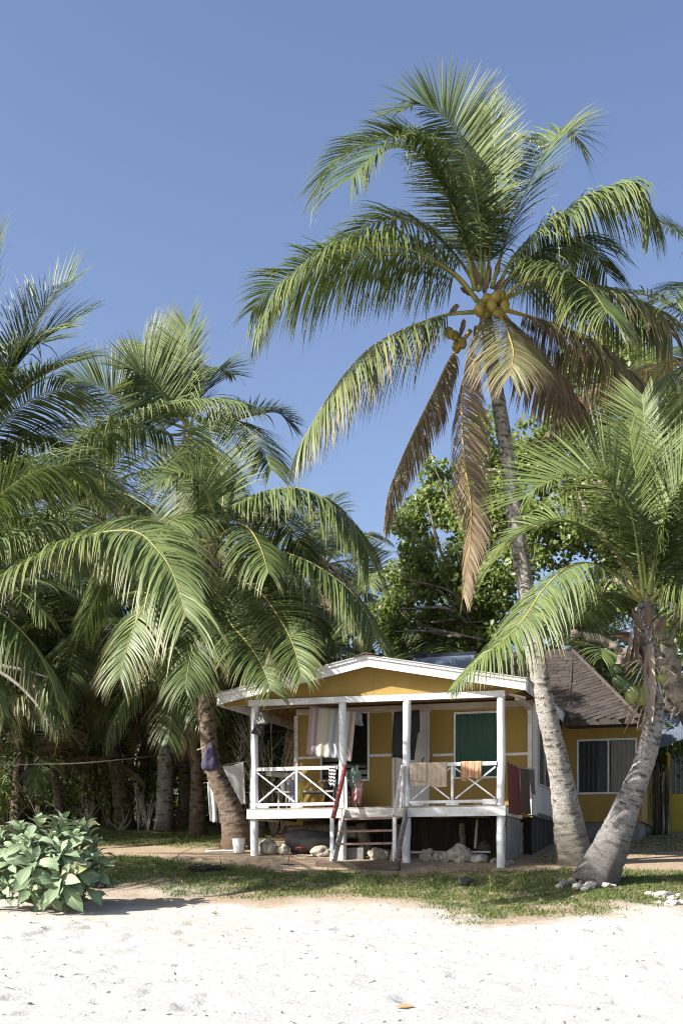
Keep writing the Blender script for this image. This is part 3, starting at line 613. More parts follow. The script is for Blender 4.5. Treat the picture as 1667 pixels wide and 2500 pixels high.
    for i, (x0, y0, dx, dz, L) in enumerate([(1320, 30, -.8, .35, .7), (1290, -20, -1, .1, .5), (1420, -40, .5, .8, .6), (1370, -60, 0, 1, .7)]):
        sheath(P, q(x0, y0, 22.3), (dx, -.2, dz), L * .7, .11, 'sheath', 'leaf_sheath', .1, 60 + i)
    return P
right_palm()

# --- leaning palm beside the porch
def leaning_palm():
    P = palm_root(0, 0, 'leaning brown-trunked coconut palm with a purple bag tied to it')
    tp = [(581, 2072, 27.45), (577, 2030, 27.4), (563, 1975, 27.35), (545, 1932, 27.3), (528, 1893, 27.25), (516, 1855, 27.2), (509, 1800, 27.15), (505, 1740, 27.1), (503, 1640, 27.0), (508, 1500, 26.9), (518, 1370, 26.9), (524, 1320, 26.9)]
    palm_trunk(P, [pt(*t) for t in tp], [.36, .28, .235, .20, .185, .175, .165, .16, .155, .15, .14, .12], 'trunk_brown', 9, amp=.016, ring=.13, base_h=.9)
    Y = 26.9
    T = lambda pts, dy, **kw: traced(P, c5(pts), Y, Y + dy, **{**dict(wid=.043), **kw})
    T([(860, 1220), (900, 1140), (970, 1085), (1060, 1045), (1170, 1030), (1270, 1060), (1360, 1130), (1430, 1210), (1470, 1300)], -.8, roll=14, droop=.95, beta=8, L=1.08, n=118, seed=51, t0=.12, tipk=.3, wid=.05)
    T([(870, 1250), (930, 1262), (1000, 1268), (1120, 1285), (1240, 1330), (1350, 1400), (1430, 1480), (1480, 1570), (1495, 1630)], -1.2, roll=6, droop=1.05, beta=4, L=1.08, n=120, seed=52, tipb=.15, t0=.10, tipk=.3, wid=.05)
    T([(870, 1290), (940, 1380), (1040, 1450), (1120, 1560), (1170, 1660), (1205, 1790)], -2.2, face=.4, droop=.6, beta=0, L=.8, n=104, t0=.1, seed=53, tipb=.6)
    T([(850, 1330), (880, 1470), (920, 1570), (980, 1640), (1040, 1730), (1085, 1840)], -2.3, face=.4, droop=.65, beta=0, L=.85, n=104, t0=.1, seed=54, tipb=.25, mat='frond_deep')
    T([(850, 1240), (790, 1150), (720, 1140), (650, 1200), (610, 1300)], -2.6, roll=0, droop=.9, beta=4, L=.95, n=100, seed=64, t0=.1)
    T([(855, 1235), (850, 1120), (800, 1020), (720, 980), (640, 1010)], -1.2, face=.5, droop=.4, L=.85, n=96, seed=65, t0=.1, stalk='stalk_green')
    T([(865, 1235), (930, 1180), (990, 1190), (1040, 1270), (1070, 1370)], -2.2, roll=0, droop=1.0, beta=4, L=.9, n=96, seed=66, t0=.1)
    T([(845, 1300), (830, 1450), (800, 1580), (760, 1700), (740, 1830)], -1.8, roll=0, droop=.7, beta=-5, L=.95, n=96, seed=55, mat='frond_deep', tipb=.25)
    T([(840, 1260), (740, 1300), (640, 1400), (560, 1530), (510, 1660), (480, 1790)], -1.6, roll=0, droop=.7, beta=0, L=1.0, n=96, seed=56, tipb=.5)
    T([(840, 1250), (700, 1220), (560, 1260), (450, 1350), (380, 1480), (340, 1600)], .4, roll=0, droop=.7, beta=5, L=.95, n=96, seed=57, mat='frond_deep')
    T([(865, 1220), (890, 1080), (880, 950), (850, 850), (830, 760)], .6, roll=60, droop=.2, beta=15, L=.85, n=92, seed=59)
    T([(870, 1220), (960, 1120), (1080, 1130), (1180, 1220), (1230, 1340)], 2.2, roll=0, droop=.7, beta=4, L=.9, n=88, seed=60, mat='frond_deep')
    T([(870, 1260), (980, 1330), (1090, 1400), (1180, 1480), (1270, 1590)], 1.4, roll=0, droop=.8, beta=0, L=.85, n=90, seed=61, mat='frond_deep')
    T([(850, 1250), (790, 1380), (700, 1500), (640, 1620), (610, 1760)], 1.4, roll=0, droop=.8, beta=0, L=.9, n=90, seed=62, mat='frond_deep')
    T([(855, 1330), (850, 1480), (835, 1620), (815, 1770), (805, 1900)], .5, roll=0, droop=1.0, beta=-20, L=.6, n=84, seed=63, brown=.9)
    for i, (x, y, dx, dz, L) in enumerate([(880, 1262, .7, .2, .3), (860, 1300, .2, -1, .4), (850, 1300, -.3, -1, .4), (870, 1320, .1, -1, .5)]):
        a, b = c5([(x, y)])[0]; sheath(P, pd(a, b, 26.8), (dx, -.2, dz), L, .14, 'sheath', curl=.1, seed=i + 20)
leaning_palm()

# --- near palm whose crown stands just outside the left of the view
def near_left_palm():
    P = palm_root(0, 0, 'large coconut palm whose long green fronds arch over the silvery beach shrub')
    Y = 21.3; cr = pd(-185, 1330, Y)
    base = gpt(cr.x - .5, 22.2)
    palm_trunk(P, [base - Vector((0, 0, .2)), base + Vector((.05, 0, 1.2)), base + Vector((.2, -.3, 3)), cr - Vector((0, 0, .1))], [.34, .2, .17, .14], 'trunk_grey', 15)
    b = (-185, 1320)
    T = lambda pts, dy, **kw: traced(P, [b] + pts, Y, Y + dy, **{**dict(wid=.045), **kw})
    T([(-80, 1345), (0, 1322), (60, 1292), (145, 1250), (230, 1224), (290, 1218), (325, 1227), (358, 1258), (392, 1304), (415, 1367), (427, 1415)], -2.3, face=.45, droop=.95, beta=0, L=1.08, n=124, seed=71, tipb=.3, wid=.06, tipk=.2)
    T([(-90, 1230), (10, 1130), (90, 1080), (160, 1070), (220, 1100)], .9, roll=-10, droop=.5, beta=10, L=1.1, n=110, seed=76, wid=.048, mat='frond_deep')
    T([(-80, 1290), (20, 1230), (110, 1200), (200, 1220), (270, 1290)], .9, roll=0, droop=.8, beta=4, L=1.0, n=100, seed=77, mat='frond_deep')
    T([(-90, 1370), (-10, 1400), (60, 1460), (110, 1540), (140, 1640)], -.4, roll=0, droop=.9, beta=-5, L=.95, n=100, seed=78, mat='frond_deep', tipb=.3)
    T([(-130, 1390), (-70, 1460), (-20, 1550), (10, 1650)], -.9, roll=0, droop=.9, beta=-10, L=.9, n=90, seed=79, tipb=.5)
    for az, el in ((135, 5), (100, 10), (152, -8), (166, -2), (178, -14), (190, -6)): free_frond(P, cr, R(az), R(el), 4.2, 1.0, L=.95, n=70, droop=.6, seed=az, mat='frond_deep')  # last four fronds added outside the view to shade the lawn
    # pale dry spathes and a drying frond hanging low at the left
    for i, pts in enumerate([[(-70, 1520), (0, 1528), (60, 1540), (112, 1556)], [(-70, 1510), (20, 1555), (80, 1610), (115, 1668)]]):
        tube('spathe', [pd(x, y, 20.6) for x, y in pts], [.02, .03, .028, .006], M['grey_wood'], P, 7, 20)
    T([(-100, 1440), (-30, 1530), (20, 1590), (62, 1600), (85, 1640)], -.5, roll=0, droop=.9, beta=0, L=.6, n=70, seed=83, brown=.35, tipb=.4)
near_left_palm()
def upper_left_palm():
    P = palm_root(0, 0, 'high coconut palm whose upright fronds top the grove left of the pale palm')
    Y = 28.3; cr = pd(-150, 1150, Y); base = gpt(cr.x - .8, 29)
    palm_trunk(P, [base - Vector((0, 0, .2)), base + Vector((.1, 0, 2)), base + Vector((.4, -.2, 5)), cr - Vector((0, 0, .1))], [.34, .2, .17, .14], 'trunk_grey', 16)
    b = (-150, 1150)
    T = lambda pts, dy, **kw: traced(P, [b] + pts, Y, Y + dy, **{**dict(wid=.05), **kw, 'L': kw.get('L', 1) * 1.15})
    T([(-20, 940), (40, 815), (75, 757), (118, 690), (168, 640)], -.4, roll=-62, droop=.10, beta=10, L=1.1, n=110, seed=73, wid=.048)
    T([(-110, 900), (-80, 760), (-50, 670), (-20, 600)], -.7, roll=-70, droop=.08, beta=10, L=1.15, n=110, seed=74, wid=.048)
    T([(-40, 1010), (30, 920), (100, 860), (170, 830)], -1.6, roll=-30, droop=.25, beta=15, L=1.15, n=110, seed=75, wid=.048)
    T([(0, 1040), (70, 1000), (140, 1010), (190, 1060)], 1.6, roll=-8, droop=.6, beta=8, L=1.0, n=100, seed=80, mat='frond_deep')
    T([(-60, 960), (0, 860), (60, 800), (130, 780)], 1.4, roll=-40, droop=.2, beta=12, L=1.05, n=100, seed=81, mat='frond_deep')
    T([(-70, 1210), (80, 1143), (173, 1062), (260, 988), (346, 941), (432, 921), (510, 917), (555, 925)], -1.6, face=.3, droop=.75, beta=10, L=1.05, n=116, seed=72, wid=.05)
    T([(-120, 1100), (-70, 900), (-45, 760), (-30, 650), (-12, 575)], -.5, face=.85, droop=.12, L=1.35, n=116, seed=87, wid=.06)
    T([(-90, 1100), (-20, 940), (40, 840), (100, 780), (160, 745)], -.9, face=.65, droop=.2, L=1.3, n=116, seed=88, wid=.06)
    T([(-60, 1130), (60, 1080), (160, 1090), (240, 1150)], -1.0, roll=0, droop=.6, beta=8, L=1.0, n=100, seed=84)
    T([(-60, 1080), (20, 960), (110, 900), (200, 900)], -.8, roll=-15, droop=.45, beta=12, L=1.0, n=100, seed=85)
    T([(-60, 1180), (40, 1180), (130, 1230), (190, 1310)], -1.2, roll=0, droop=.7, beta=4, L=1.0, n=100, seed=86)
upper_left_palm()

# --- palm behind with the white trunk
def mid_palm():
    P = palm_root(0, 0, 'pale straight-trunked coconut palm behind the leaning palm')
    tp = [(376, 1908, 33), (378, 1880, 33), (380, 1760, 33), (386, 1600, 33), (398, 1300, 33), (425, 1050, 33), (436, 985, 33)]
    palm_trunk(P, [pd(*t) for t in tp], [.25, .20, .17, .16, .155, .145, .12], 'trunk_pale', 21, base_h=.7)
    Y = 33; b = (757, 800)
    T = lambda pts, dy, **kw: traced(P, c5([b] + pts), Y, Y + dy, **{**dict(wid=.05, L=1.15, n=92), **kw})
    T([(735, 700), (735, 600), (742, 490), (746, 380)], -.4, roll=80, droop=.05, beta=12, seed=91)
    T([(680, 700), (600, 600), (540, 560), (480, 555)], -.8, roll=-60, droop=.12, beta=10, seed=92, stalk='stalk_green')
    T([(650, 760), (520, 700), (430, 640), (350, 610), (290, 610)], -.7, roll=-50, droop=.12, beta=12, seed=93, mat='frond_deep')
    T([(700, 690), (640, 570), (600, 500), (570, 450)], .9, roll=-70, droop=.05, beta=12, seed=94)
    T([(840, 790), (930, 765), (1020, 740), (1100, 730), (1155, 765)], .5, roll=35, droop=.15, beta=12, seed=95, L=.95, mat='frond_deep')
    T([(830, 790), (890, 770), (950, 770), (1010, 820), (1060, 900), (1085, 960)], -1.4, roll=15, droop=.5, beta=8, seed=96, L=1.0)
    T([(810, 840), (840, 900), (850, 1000), (845, 1120)], -2.2, roll=0, droop=.7, beta=0, seed=97, L=1.0)
    T([(790, 680), (830, 600), (880, 560), (930, 580)], 1.5, roll=30, droop=.15, beta=15, seed=98, L=.95, mat='frond_deep')
    T([(690, 820), (560, 790), (440, 800), (330, 870), (250, 980)], .6, roll=0, droop=.6, beta=5, seed=100, mat='frond_deep')
    T([(770, 880), (760, 980), (730, 1100), (700, 1250)], -1.4, roll=0, droop=.8, beta=-5, seed=101, mat='frond_deep')
mid_palm()

# --- further palms: procedural crowns on individual trunks
def far_palm(base, top, r, nf, Lf, seed, label, tm='trunk_dim', group=None, el0=70, el1=-45, leaf=.85, n=56, dead=0.12, skirt=0, wid=.05, mat='frond_deep', lean=(0, 0)):
    rng = random.Random(seed); P = palm_root(0, 0, label, group); base, top = Vector(base), Vector(top)
    mid = (base + top) / 2 + Vector((lean[0], lean[1], 0))
    palm_trunk(P, [base - Vector((0, 0, .15)), base + (mid - base) * .35, mid, top], [r * 1.7, r * 1.1, r, r * .8], tm, seed, sides=14, step=.06)
    for i in range(nf):
        f = i / max(1, nf - 1); el = el0 + (el1 - el0) * f + rng.uniform(-8, 8); az = i * 2.39996 + rng.uniform(-.2, .2) + seed
        br = .85 if (f > .85 and rng.random() < .25) or rng.random() < dead * f else 0
        free_frond(P, top, az, R(el), Lf * rng.uniform(.85, 1.1), rng.uniform(.7, 1.1), L=leaf, n=n, droop=.35 + .5 * f, beta=15 - 20 * f, brown=br, tipb=.2, seed=seed * 50 + i, wid=wid, mat=mat, roll=rng.uniform(-25, 25), r0=.035)
    for i in range(skirt):
        az = i * 2.4 + seed; free_frond(P, top - Vector((0, 0, .2)), az, R(-62 - 20 * rng.random()), Lf * .7, 1.3, L=.34, n=60, droop=1.2, beta=-40, brown=.95, seed=seed * 90 + i, wid=.04, r0=.03)
    return P
def gd(xd, Y): x = (xd * KD - CX) / FPX * Y; return gpt(x, Y)
far_palm(gd(455, 31.5), pd(448, 1480, 31.5), .145, 16, 3.8, 201, 'short thick coconut palm with a skirt of brown dead fronds', 'trunk_brown', skirt=9, el0=60)
far_palm(gd(292, 34.5), pd(205, 1420, 34.5), .17, 16, 4.2, 202, 'dark slanting coconut palm trunk between the pale palm and young palm', 'trunk_dim', skirt=4, el0=60)
far_palm(gd(146, 33.5), pd(122, 1755, 33.5), .12, 10, 2.4, 203, 'young coconut palm with a short ringed trunk in the undergrowth', 'trunk_brown', el0=75, el1=10, leaf=.55, n=44)
far_palm(gd(432, 36), pd(415, 1350, 36), .17, 16, 4.2, 204, 'dim grey palm trunk showing between pale palm and skirted palm', 'trunk_dim', el0=60, skirt=3)
far_palm(gd(590, 30.5), pd(575, 1385, 30.5), .12, 14, 3.4, 205, 'thin grey palm trunk standing just behind the corner porch post', 'trunk_grey', el0=50)
far_palm(gd(60, 37), pd(60, 1330, 37), .18, 18, 4.6, 206, 'full green coconut palm deep in the grove behind the young palm', group=None, el0=75, skirt=3)
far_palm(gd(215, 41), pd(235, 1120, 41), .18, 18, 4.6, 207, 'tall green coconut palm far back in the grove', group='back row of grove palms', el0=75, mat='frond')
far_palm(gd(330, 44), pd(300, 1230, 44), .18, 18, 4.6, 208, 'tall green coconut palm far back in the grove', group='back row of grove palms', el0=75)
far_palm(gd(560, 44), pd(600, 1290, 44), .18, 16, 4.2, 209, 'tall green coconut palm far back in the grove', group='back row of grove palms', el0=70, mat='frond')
far_palm(gd(770, 50), pd(745, 1300, 50), .18, 16, 3.6, 210, 'small-looking distant palm crown showing between the grove and broadleaf tree', el0=75, mat='frond')
far_palm(gd(880, 44), pd(900, 1385, 44), .17, 16, 3.6, 211, 'green palm crown standing directly behind the cottage ridge', el0=60, mat='frond')
far_palm(gd(640, 38), pd(655, 1560, 38), .16, 14, 3.6, 212, 'low palm crown behind the cottage roof end', el0=65)
far_palm(gd(1035, 37.5), pd(1010, 1500, 37.5), .15, 14, 3.2, 214, 'low young palm behind the main roof ridge', el0=70, mat='frond', n=60)
far_palm(gd(1390, 36), pd(1380, 1560, 36), .15, 14, 3.4, 215, 'low palm behind the shingled roof hip', el0=70, mat='frond')
far_palm(gd(1660, 27.5), pd(1690, 830, 27.5), .16, 18, 4.6, 216, 'coconut palm at the yellow hut with fronds reaching high', 'trunk_grey', el0=70, mat='frond', n=84, wid=.042)
for i, (x, y, z) in enumerate(((-9.6, 28.5, 6.0), (-11.5, 31, 8.0), (-13.5, 27.8, 7.5), (-16, 30.5, 8.5), (-10, 34, 8), (-18.5, 28.5, 8), (-13, 36, 9))):  # palms rooted outside the view, added to keep low sun off the grove
    far_palm(gpt(x - .5, y), (x, y, z), .17, 14, 4.4, 230 + i, 'grove palm added outside the view to shade the grove', group='palms added outside the view for grove shade', el0=70, n=44, wid=.06)
for i, (xd, yd, Yq) in enumerate(((40, 1560, 36.5), (150, 1500, 38.5), (250, 1590, 39), (330, 1540, 37.5), (420, 1600, 40), (520, 1520, 36), (560, 1600, 41), (90, 1650, 41))):
    far_palm(gd(xd, Yq), pd(xd + 8, yd, Yq), .14, 13, 3.4, 250 + i, 'low bushy palm filling the shade under the tall grove palms', group='low palms in the grove shade', el0=70, n=44, wid=.055, skirt=2)

# ---------------------------------------------------------------- broadleaf trees, shrubs, undergrowth
def leaves_np(pos, size, rng, asp=.75, up=.35, K=1):
    """folded pointed leaves at positions"""
    n = len(pos); d = norm(rng.normal(0, 1, (n, 3)) + np.array([0, 0, -.25])); ref = norm(rng.normal(0, .8, (n, 3)) + np.array([-.7, -.5, .9]) * 1.4)
    s = norm(np.cross(d, ref)); nn = np.cross(s, d); L = (size * rng.uniform(.6, 1.25, n))[:, None]; w = L * asp * .5
    p0 = pos; m1 = pos + d * L * .45 - nn * L * .06; tip = pos + d * L - nn * L * .12
    V = np.stack([p0, m1 + s * w + nn * w * .35, tip, m1 - s * w + nn * w * .35, m1], 1).reshape(-1, 3)
    b = np.arange(n)[:, None] * 5
    Fc = np.concatenate([b + np.array([[0, 4, 1]]), b + np.array([[1, 4, 2]]), b + np.array([[0, 3, 4]]), b + np.array([[4, 3, 2]])], 0)
    cl = np.stack([np.repeat(rng.random(n), 5), np.zeros(n * 5), np.tile([.1, .5, .9, .5, .4], n)], -1)
    return V, Fc, cl
def crown(name, parent, clumps, per, size, mat, seed, yellow=.04, asp=.75):
    rng = np.random.default_rng(seed); ps = []
    for (c, r) in clumps:
        k = int(per * (r / .6) ** 2); d = norm(rng.normal(0, 1, (k, 3))); rad = r * rng.uniform(.45, 1.08, k) ** .6
        ps.append(np.array(c)[None] + d * rad[:, None] * np.array([1.05, 1, .85]))
    pos = np.vstack(ps); V, Fc, cl = leaves_np(pos, size, rng, asp)
    yl = np.repeat(rng.random(len(pos)) < yellow, 5); cl[yl, 1] = .55
    me = mesh_np(name, V, Fc); set_col(me, cl); o = link(name, me, M[mat], parent); tag(o, kind='stuff'); return o
def limb(parent, pts, r0, r1, name='branch', mat='branch', sides=10):
    n = max(10, len(pts) * 8); k = abs(hash((round(pts[0][0], 2), round(pts[-1][2], 2)))) % 97
    d = (fbm(np.arange(n)[:, None] * .33 + k, np.arange(sides)[None] * .7 + k, 3) - .45) * r0 * 1.3; d[:, -1] = d[:, 0]
    return tube(name, pts, [r0, (r0 + r1) / 2, r1], M[mat], parent, sides, n, d)

def broadleaf():
    P = tag(empty('broadleaf_tree'), 'round-leaved bright green tree with pale branches behind the cottage ridge', 'tree')
    rng = random.Random(4); Y = 36
    blobs = [(930, 1200, 60), (980, 1150, 65), (1045, 1180, 70), (1090, 1120, 70), (1120, 1050, 60), (960, 1270, 75), (1050, 1270, 85), (1120, 1230, 80), (930, 1330, 55), (1000, 1350, 75), (1090, 1350, 80), (1150, 1320, 80), (920, 1400, 55), (990, 1430, 60), (1070, 1430, 65), (1150, 1420, 70), (1180, 1180, 70), (1150, 1110, 60), (905, 1450, 40), (1230, 1270, 70), (1000, 1080, 40), (1110, 990, 45), (1205, 1050, 60)]
    clumps = []
    for x, y, r in blobs:
        for k in range(5):
            a = rng.uniform(0, 6.28); q = rng.random() * r * .7
            clumps.append((pd(x + math.cos(a) * q, y + math.sin(a) * q, Y - (x - 1040) / 2831 * Y * .8 + rng.uniform(-.8, .8))[:], r * rng.uniform(.46, .74) * Y / 2831))
    crown('crown', P, clumps, 260, .17, 'broad', 41, .06)
    root = gd(1110, Y); hub = pd(1110, 1500, Y)
    tube('trunk', [root - Vector((0, 0, .2)), (root + hub) / 2 + Vector((.2, 0, 0)), hub], [.4, .3, .26], M['branch'], P, 12, 24)
    for x, y, r in blobs[::1]:
        e = pd(x, y, Y + rng.uniform(-1.2, .2)); m = (hub + e) / 2 + Vector((rng.uniform(-.4, .4), rng.uniform(-.6, .1), rng.uniform(-.2, .5))); limb(P, [hub, m, e], .09, .018)
    for pts in [[(1110, 1470), (1030, 1452), (960, 1435), (925, 1410), (905, 1380)], [(1060, 1462), (1000, 1455), (950, 1440)], [(990, 1445), (945, 1420), (925, 1395)], [(1090, 1300), (1110, 1320), (1130, 1345)], [(960, 1390), (945, 1360), (935, 1330)], [(1115, 1080), (1140, 1080), (1155, 1100)], [(930, 1330), (955, 1345), (985, 1350)], [(920, 1265), (950, 1310), (965, 1350)]]:
        ps = [pd(x, y, Y - (x - 1040) / 2831 * Y * .8 - .7) for x, y in pts]; limb(P, ps, .045, .015)
broadleaf()
def broadleaf_high():
    P = tag(empty('broadleaf_tree'), 'taller leafy tree rising behind the stout palm with dry crown clumps', 'tree')
    rng = random.Random(9); Y = 33
    blobs = [(1330, 830, 55), (1390, 790, 60), (1430, 840, 70), (1480, 760, 55), (1500, 850, 65), (1370, 900, 70), (1300, 940, 70), (1450, 930, 75), (1270, 1010, 70), (1340, 1010, 80), (1420, 1020, 80), (1500, 1000, 80), (1560, 930, 70), (1550, 1080, 90), (1480, 1120, 90), (1400, 1130, 85), (1320, 1110, 80), (1240, 1090, 60), (1540, 1200, 90), (1470, 1240, 90), (1390, 1260, 90), (1310, 1220, 80), (1550, 1320, 90), (1260, 1190, 60), (1300, 870, 45), (1470, 1360, 80), (1380, 1370, 70), (1560, 1440, 80)]
    clumps = []
    for x, y, r in blobs:
        for k in range(5):
            a = rng.uniform(0, 6.28); q = rng.random() * r * .7
            clumps.append((pd(x + math.cos(a) * q, y + math.sin(a) * q, Y - (x - 1400) / 2831 * Y * .5 + rng.uniform(-.9, .9))[:], r * rng.uniform(.46, .74) * Y / 2831))
    crown('crown', P, clumps, 230, .17, 'broad', 43, .06)
    root = gd(1680, 28.6); w = lambda x, y, Yq: pd(x, y, Yq)
    # gnarled pale trunk and bent limbs behind the stout palm
    limb(P, [root, w(1640, 1800, 28.4)], .4, .3, 'trunk_base') if False else tube('trunk', [root - Vector((0, 0, .2)), w(1640, 1800, 28.4), w(1600, 1690, 28.2), w(1562, 1610, 28), w(1538, 1530, 28), w(1525, 1470, 28.2)], [.45, .3, .25, .21, .2, .18], M['branch'], P, 14, 60, (lambda d: (d.__setitem__((slice(None), -1), d[:, 0]), d)[1])((fbm(np.arange(60)[:, None] * .3, np.arange(14)[None] * .6, 3) - .45) * .28))
    for pts, r0, r1 in [([(1535, 1540), (1490, 1500), (1440, 1500), (1400, 1480), (1350, 1462), (1310, 1455)], .17, .07), ([(1525, 1470), (1500, 1420), (1470, 1350), (1440, 1250)], .16, .06), ([(1530, 1480), (1560, 1400), (1580, 1300)], .16, .06), ([(1440, 1500), (1425, 1515), (1415, 1540)], .12, .06), ([(1545, 1580), (1520, 1560), (1510, 1530), (1520, 1500)], .15, .09), ([(1555, 1640), (1535, 1625), (1525, 1600)], .14, .06)]:
        limb(P, [w(x, y, 28) for x, y in pts], r0, r1)
    hub = w(1470, 1350, 28.3)
    for x, y, r in blobs[::2]:
        e = pd(x, y, Y + rng.uniform(-1, 0)); limb(P, [hub, (hub + e) / 2 + Vector((rng.uniform(-.4, .4), 0, .3)), e], .08, .02)
broadleaf_high()

def bush(x, Y, r, h, seed, label, mat='under', size=.16, per=90, group=None, yellow=.02, stems=5, asp=.6):
    rng = random.Random(seed); c = gd(x, Y); P = tag(empty('understory_shrub', (0, 0, 0)), label, 'shrub', group)
    cl = []
    for k in range(9):
        a = rng.uniform(0, 6.28); q = rng.random() ** .6 * r; cl.append(((c.x + math.cos(a) * q, c.y + math.sin(a) * q * .7, c.z + h * rng.uniform(.25, 1)), r * rng.uniform(.3, .5)))
    crown('foliage', P, cl, per, size, mat, seed, yellow, asp)
    for k in range(stems):
        e = Vector(cl[k][0]); tube('stem', [c + Vector((rng.uniform(-.1, .1), 0, -.05)), (c + e) / 2 + Vector((rng.uniform(-.15, .15), 0, 0)), e], [.025, .018, .008], M['twig'], P, 5, 10)
    return P
bl = ['leafy green shrub at the foot of the dark grove', 'undergrowth shrubs along the grove edge']
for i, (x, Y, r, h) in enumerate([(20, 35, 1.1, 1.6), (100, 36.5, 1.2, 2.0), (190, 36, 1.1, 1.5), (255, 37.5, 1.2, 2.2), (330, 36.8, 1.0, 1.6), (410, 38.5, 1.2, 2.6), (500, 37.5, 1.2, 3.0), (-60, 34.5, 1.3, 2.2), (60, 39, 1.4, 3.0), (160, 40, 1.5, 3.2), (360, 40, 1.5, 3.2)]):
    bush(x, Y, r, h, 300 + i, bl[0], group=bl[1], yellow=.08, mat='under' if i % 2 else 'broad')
bush(275, 33.8, .45, .7, 330, 'small yellowish shrub beside the slanting dark trunk', 'broad', .14, 70, yellow=.3)
bush(545, 33.5, 1.1, 3.6, 331, 'sunlit yellow-green shrub behind the hanging shade-coloured sheet', 'broad', .18, 110, yellow=.2)
bush(650, 32.5, 1.0, 2.4, 332, 'glossy dark shrub behind the porch rail corner', 'under', .2, 110, yellow=.1)
bush(600, 35.5, 1.4, 4.6, 333, 'tall leafy shrub behind the porch roof end', 'broad', .2, 100, yellow=.12)
bush(1545, 33.5, 1.4, 3.4, 334, 'dark leafy shrub between the main house and yellow hut', 'under', .2, 110)
bush(1490, 35.5, 1.4, 4.6, 335, 'dark leafy shrub rising behind the main house corner', 'under', .2, 110)
# bare pale twigs
def twiggy(xd, Y, h, seed, label, n=9, spread=.35, r=.014):
    rng = random.Random(seed); c = gd(xd, Y); P = tag(empty('bare_bush'), label, 'bush')
    for i in range(n):
        a = rng.uniform(-1, 1) * spread * h; b = rng.uniform(-.3, .3) * spread * h; hh = h * rng.uniform(.6, 1)
        p1 = c + Vector((a * .35, b * .5, hh * .5)); p2 = c + Vector((a, b, hh)); tube('stem', [c - Vector((0, 0, .05)), p1, p2], [r, r * .8, r * .3], M['twig'], P, 5, 10)
        for j in range(3):
            f = rng.uniform(.4, .9); q = c + (p2 - c) * f; tube('twig', [q, q + Vector((rng.uniform(-.25, .25) * h * .5, rng.uniform(-.1, .1), rng.uniform(.08, .28) * h * .6))], [r * .6, r * .2], M['twig'], P, 4, 8)
twiggy(340, 33.2, 1.1, 1, 'bare forked pale bush left of the white palm trunk')
twiggy(318, 33.6, 1.6, 2, 'thin bare pale shrub behind the forked bush', 6, .12)
twiggy(205, 33.6, 1.0, 3, 'bare pale twigs behind the silvery beach shrub', 7)
twiggy(628, 30.8, 3.2, 4, 'tall tangle of pale bare stems behind the porch rail', 34, .35, .02)

# far wood: one dark mass of leaves behind everything
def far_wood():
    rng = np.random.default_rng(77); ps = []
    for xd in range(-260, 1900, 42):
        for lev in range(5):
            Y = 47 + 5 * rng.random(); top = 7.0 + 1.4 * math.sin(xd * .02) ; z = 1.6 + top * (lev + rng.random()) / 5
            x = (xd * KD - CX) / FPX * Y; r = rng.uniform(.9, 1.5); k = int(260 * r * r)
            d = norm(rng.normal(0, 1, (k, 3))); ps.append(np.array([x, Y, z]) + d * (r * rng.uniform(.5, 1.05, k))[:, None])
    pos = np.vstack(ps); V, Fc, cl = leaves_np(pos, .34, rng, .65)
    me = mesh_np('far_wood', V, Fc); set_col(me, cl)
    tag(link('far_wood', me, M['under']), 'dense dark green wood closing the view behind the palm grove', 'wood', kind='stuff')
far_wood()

# ---------------------------------------------------------------- the cottage
VB = 1.7                                       # porch back wall
DZ = 1.25                                      # deck level
H = empty('beach_cottage', (HO.x, HO.y, 0), -HYAW)
tag(H, 'ochre wooden cottage on posts with white railed porch and brown shingled rear roof', 'house')
def gloc(u, v): w = h2w((u, v, 0)); return float(gz(w.x, w.y))
uP = [hp(x, 1900, 0)[0] for x in (621.5, 836, 992, 1222)]
def pole(u, v, z0, z1, r, name='porch_post', mat='pole', bend=.012, seed=0):
    rg = random.Random(seed); k = 9
    pts = [(u + rg.uniform(-bend, bend), v + rg.uniform(-bend, bend), z0 + (z1 - z0) * i / (k - 1)) for i in range(k)]
    nn = 40; d = (fbm(np.arange(nn)[:, None] * .25 + seed * 7, np.arange(14)[None] * .5, 3) - .45) * .016; d[:, -1] = d[:, 0]
    return tube(name, pts, [r * 1.08, r, r * .96, r], M[mat], H, 14, nn, d)
for i, u in enumerate(uP):
    pole(u, 0, gloc(u, 0) - .15, 3.44, .082, seed=i)
for u in (-4.0, -2.6, -1.2, .05):              # posts under the cabin
    pole(u, VB + .25, gloc(u, VB) - .15, 1.0, .07, 'foundation_post', 'grey_wood', seed=int(u * 10))
# deck: rim board in pieces, planks, joists
rz0, rz1 = 1.06, 1.245
edges = [uP[0] - .12, uP[1] + .03, uP[2] - .02, uP[3] + .12]
for i in range(3):
    box('rim_board', (edges[i] + .004, -.135, rz0), (edges[i + 1] - .004, -.085, rz1), M['white' if i == 2 else 'white_worn'], H)
box('rim_board', (uP[3] + .10, -.08, rz0), (uP[3] + .145, VB, rz1), M['white_worn'], H)
box('rim_board', (uP[0] - .145, -.08, rz0), (uP[0] - .10, VB, rz1), M['white_worn'], H)
npl = 13
for i in range(npl):
    v0 = -.13 + i * (VB + .12) / npl; box('deck_plank', (uP[0] - .13, v0 + .004, rz1 + .002), (uP[3] + .13, v0 + (VB + .12) / npl - .004, rz1 + .03), M['grey_wood'], H, .003)
for u in np.linspace(uP[0] + .3, uP[3] - .3, 7): box('joist', (u - .03, -.08, 1.06), (u + .03, VB, 1.24), M['dark_wood'], H)
# beam over the posts
bL, bR = hpv(606, 1711, -.03), hpv(1236, 1683, -.03)
bar('porch_beam', (uP[0] - .12, -.02, 3.505), (uP[3] + .09, -.02, 3.475), .10, .125, M['white'], H)
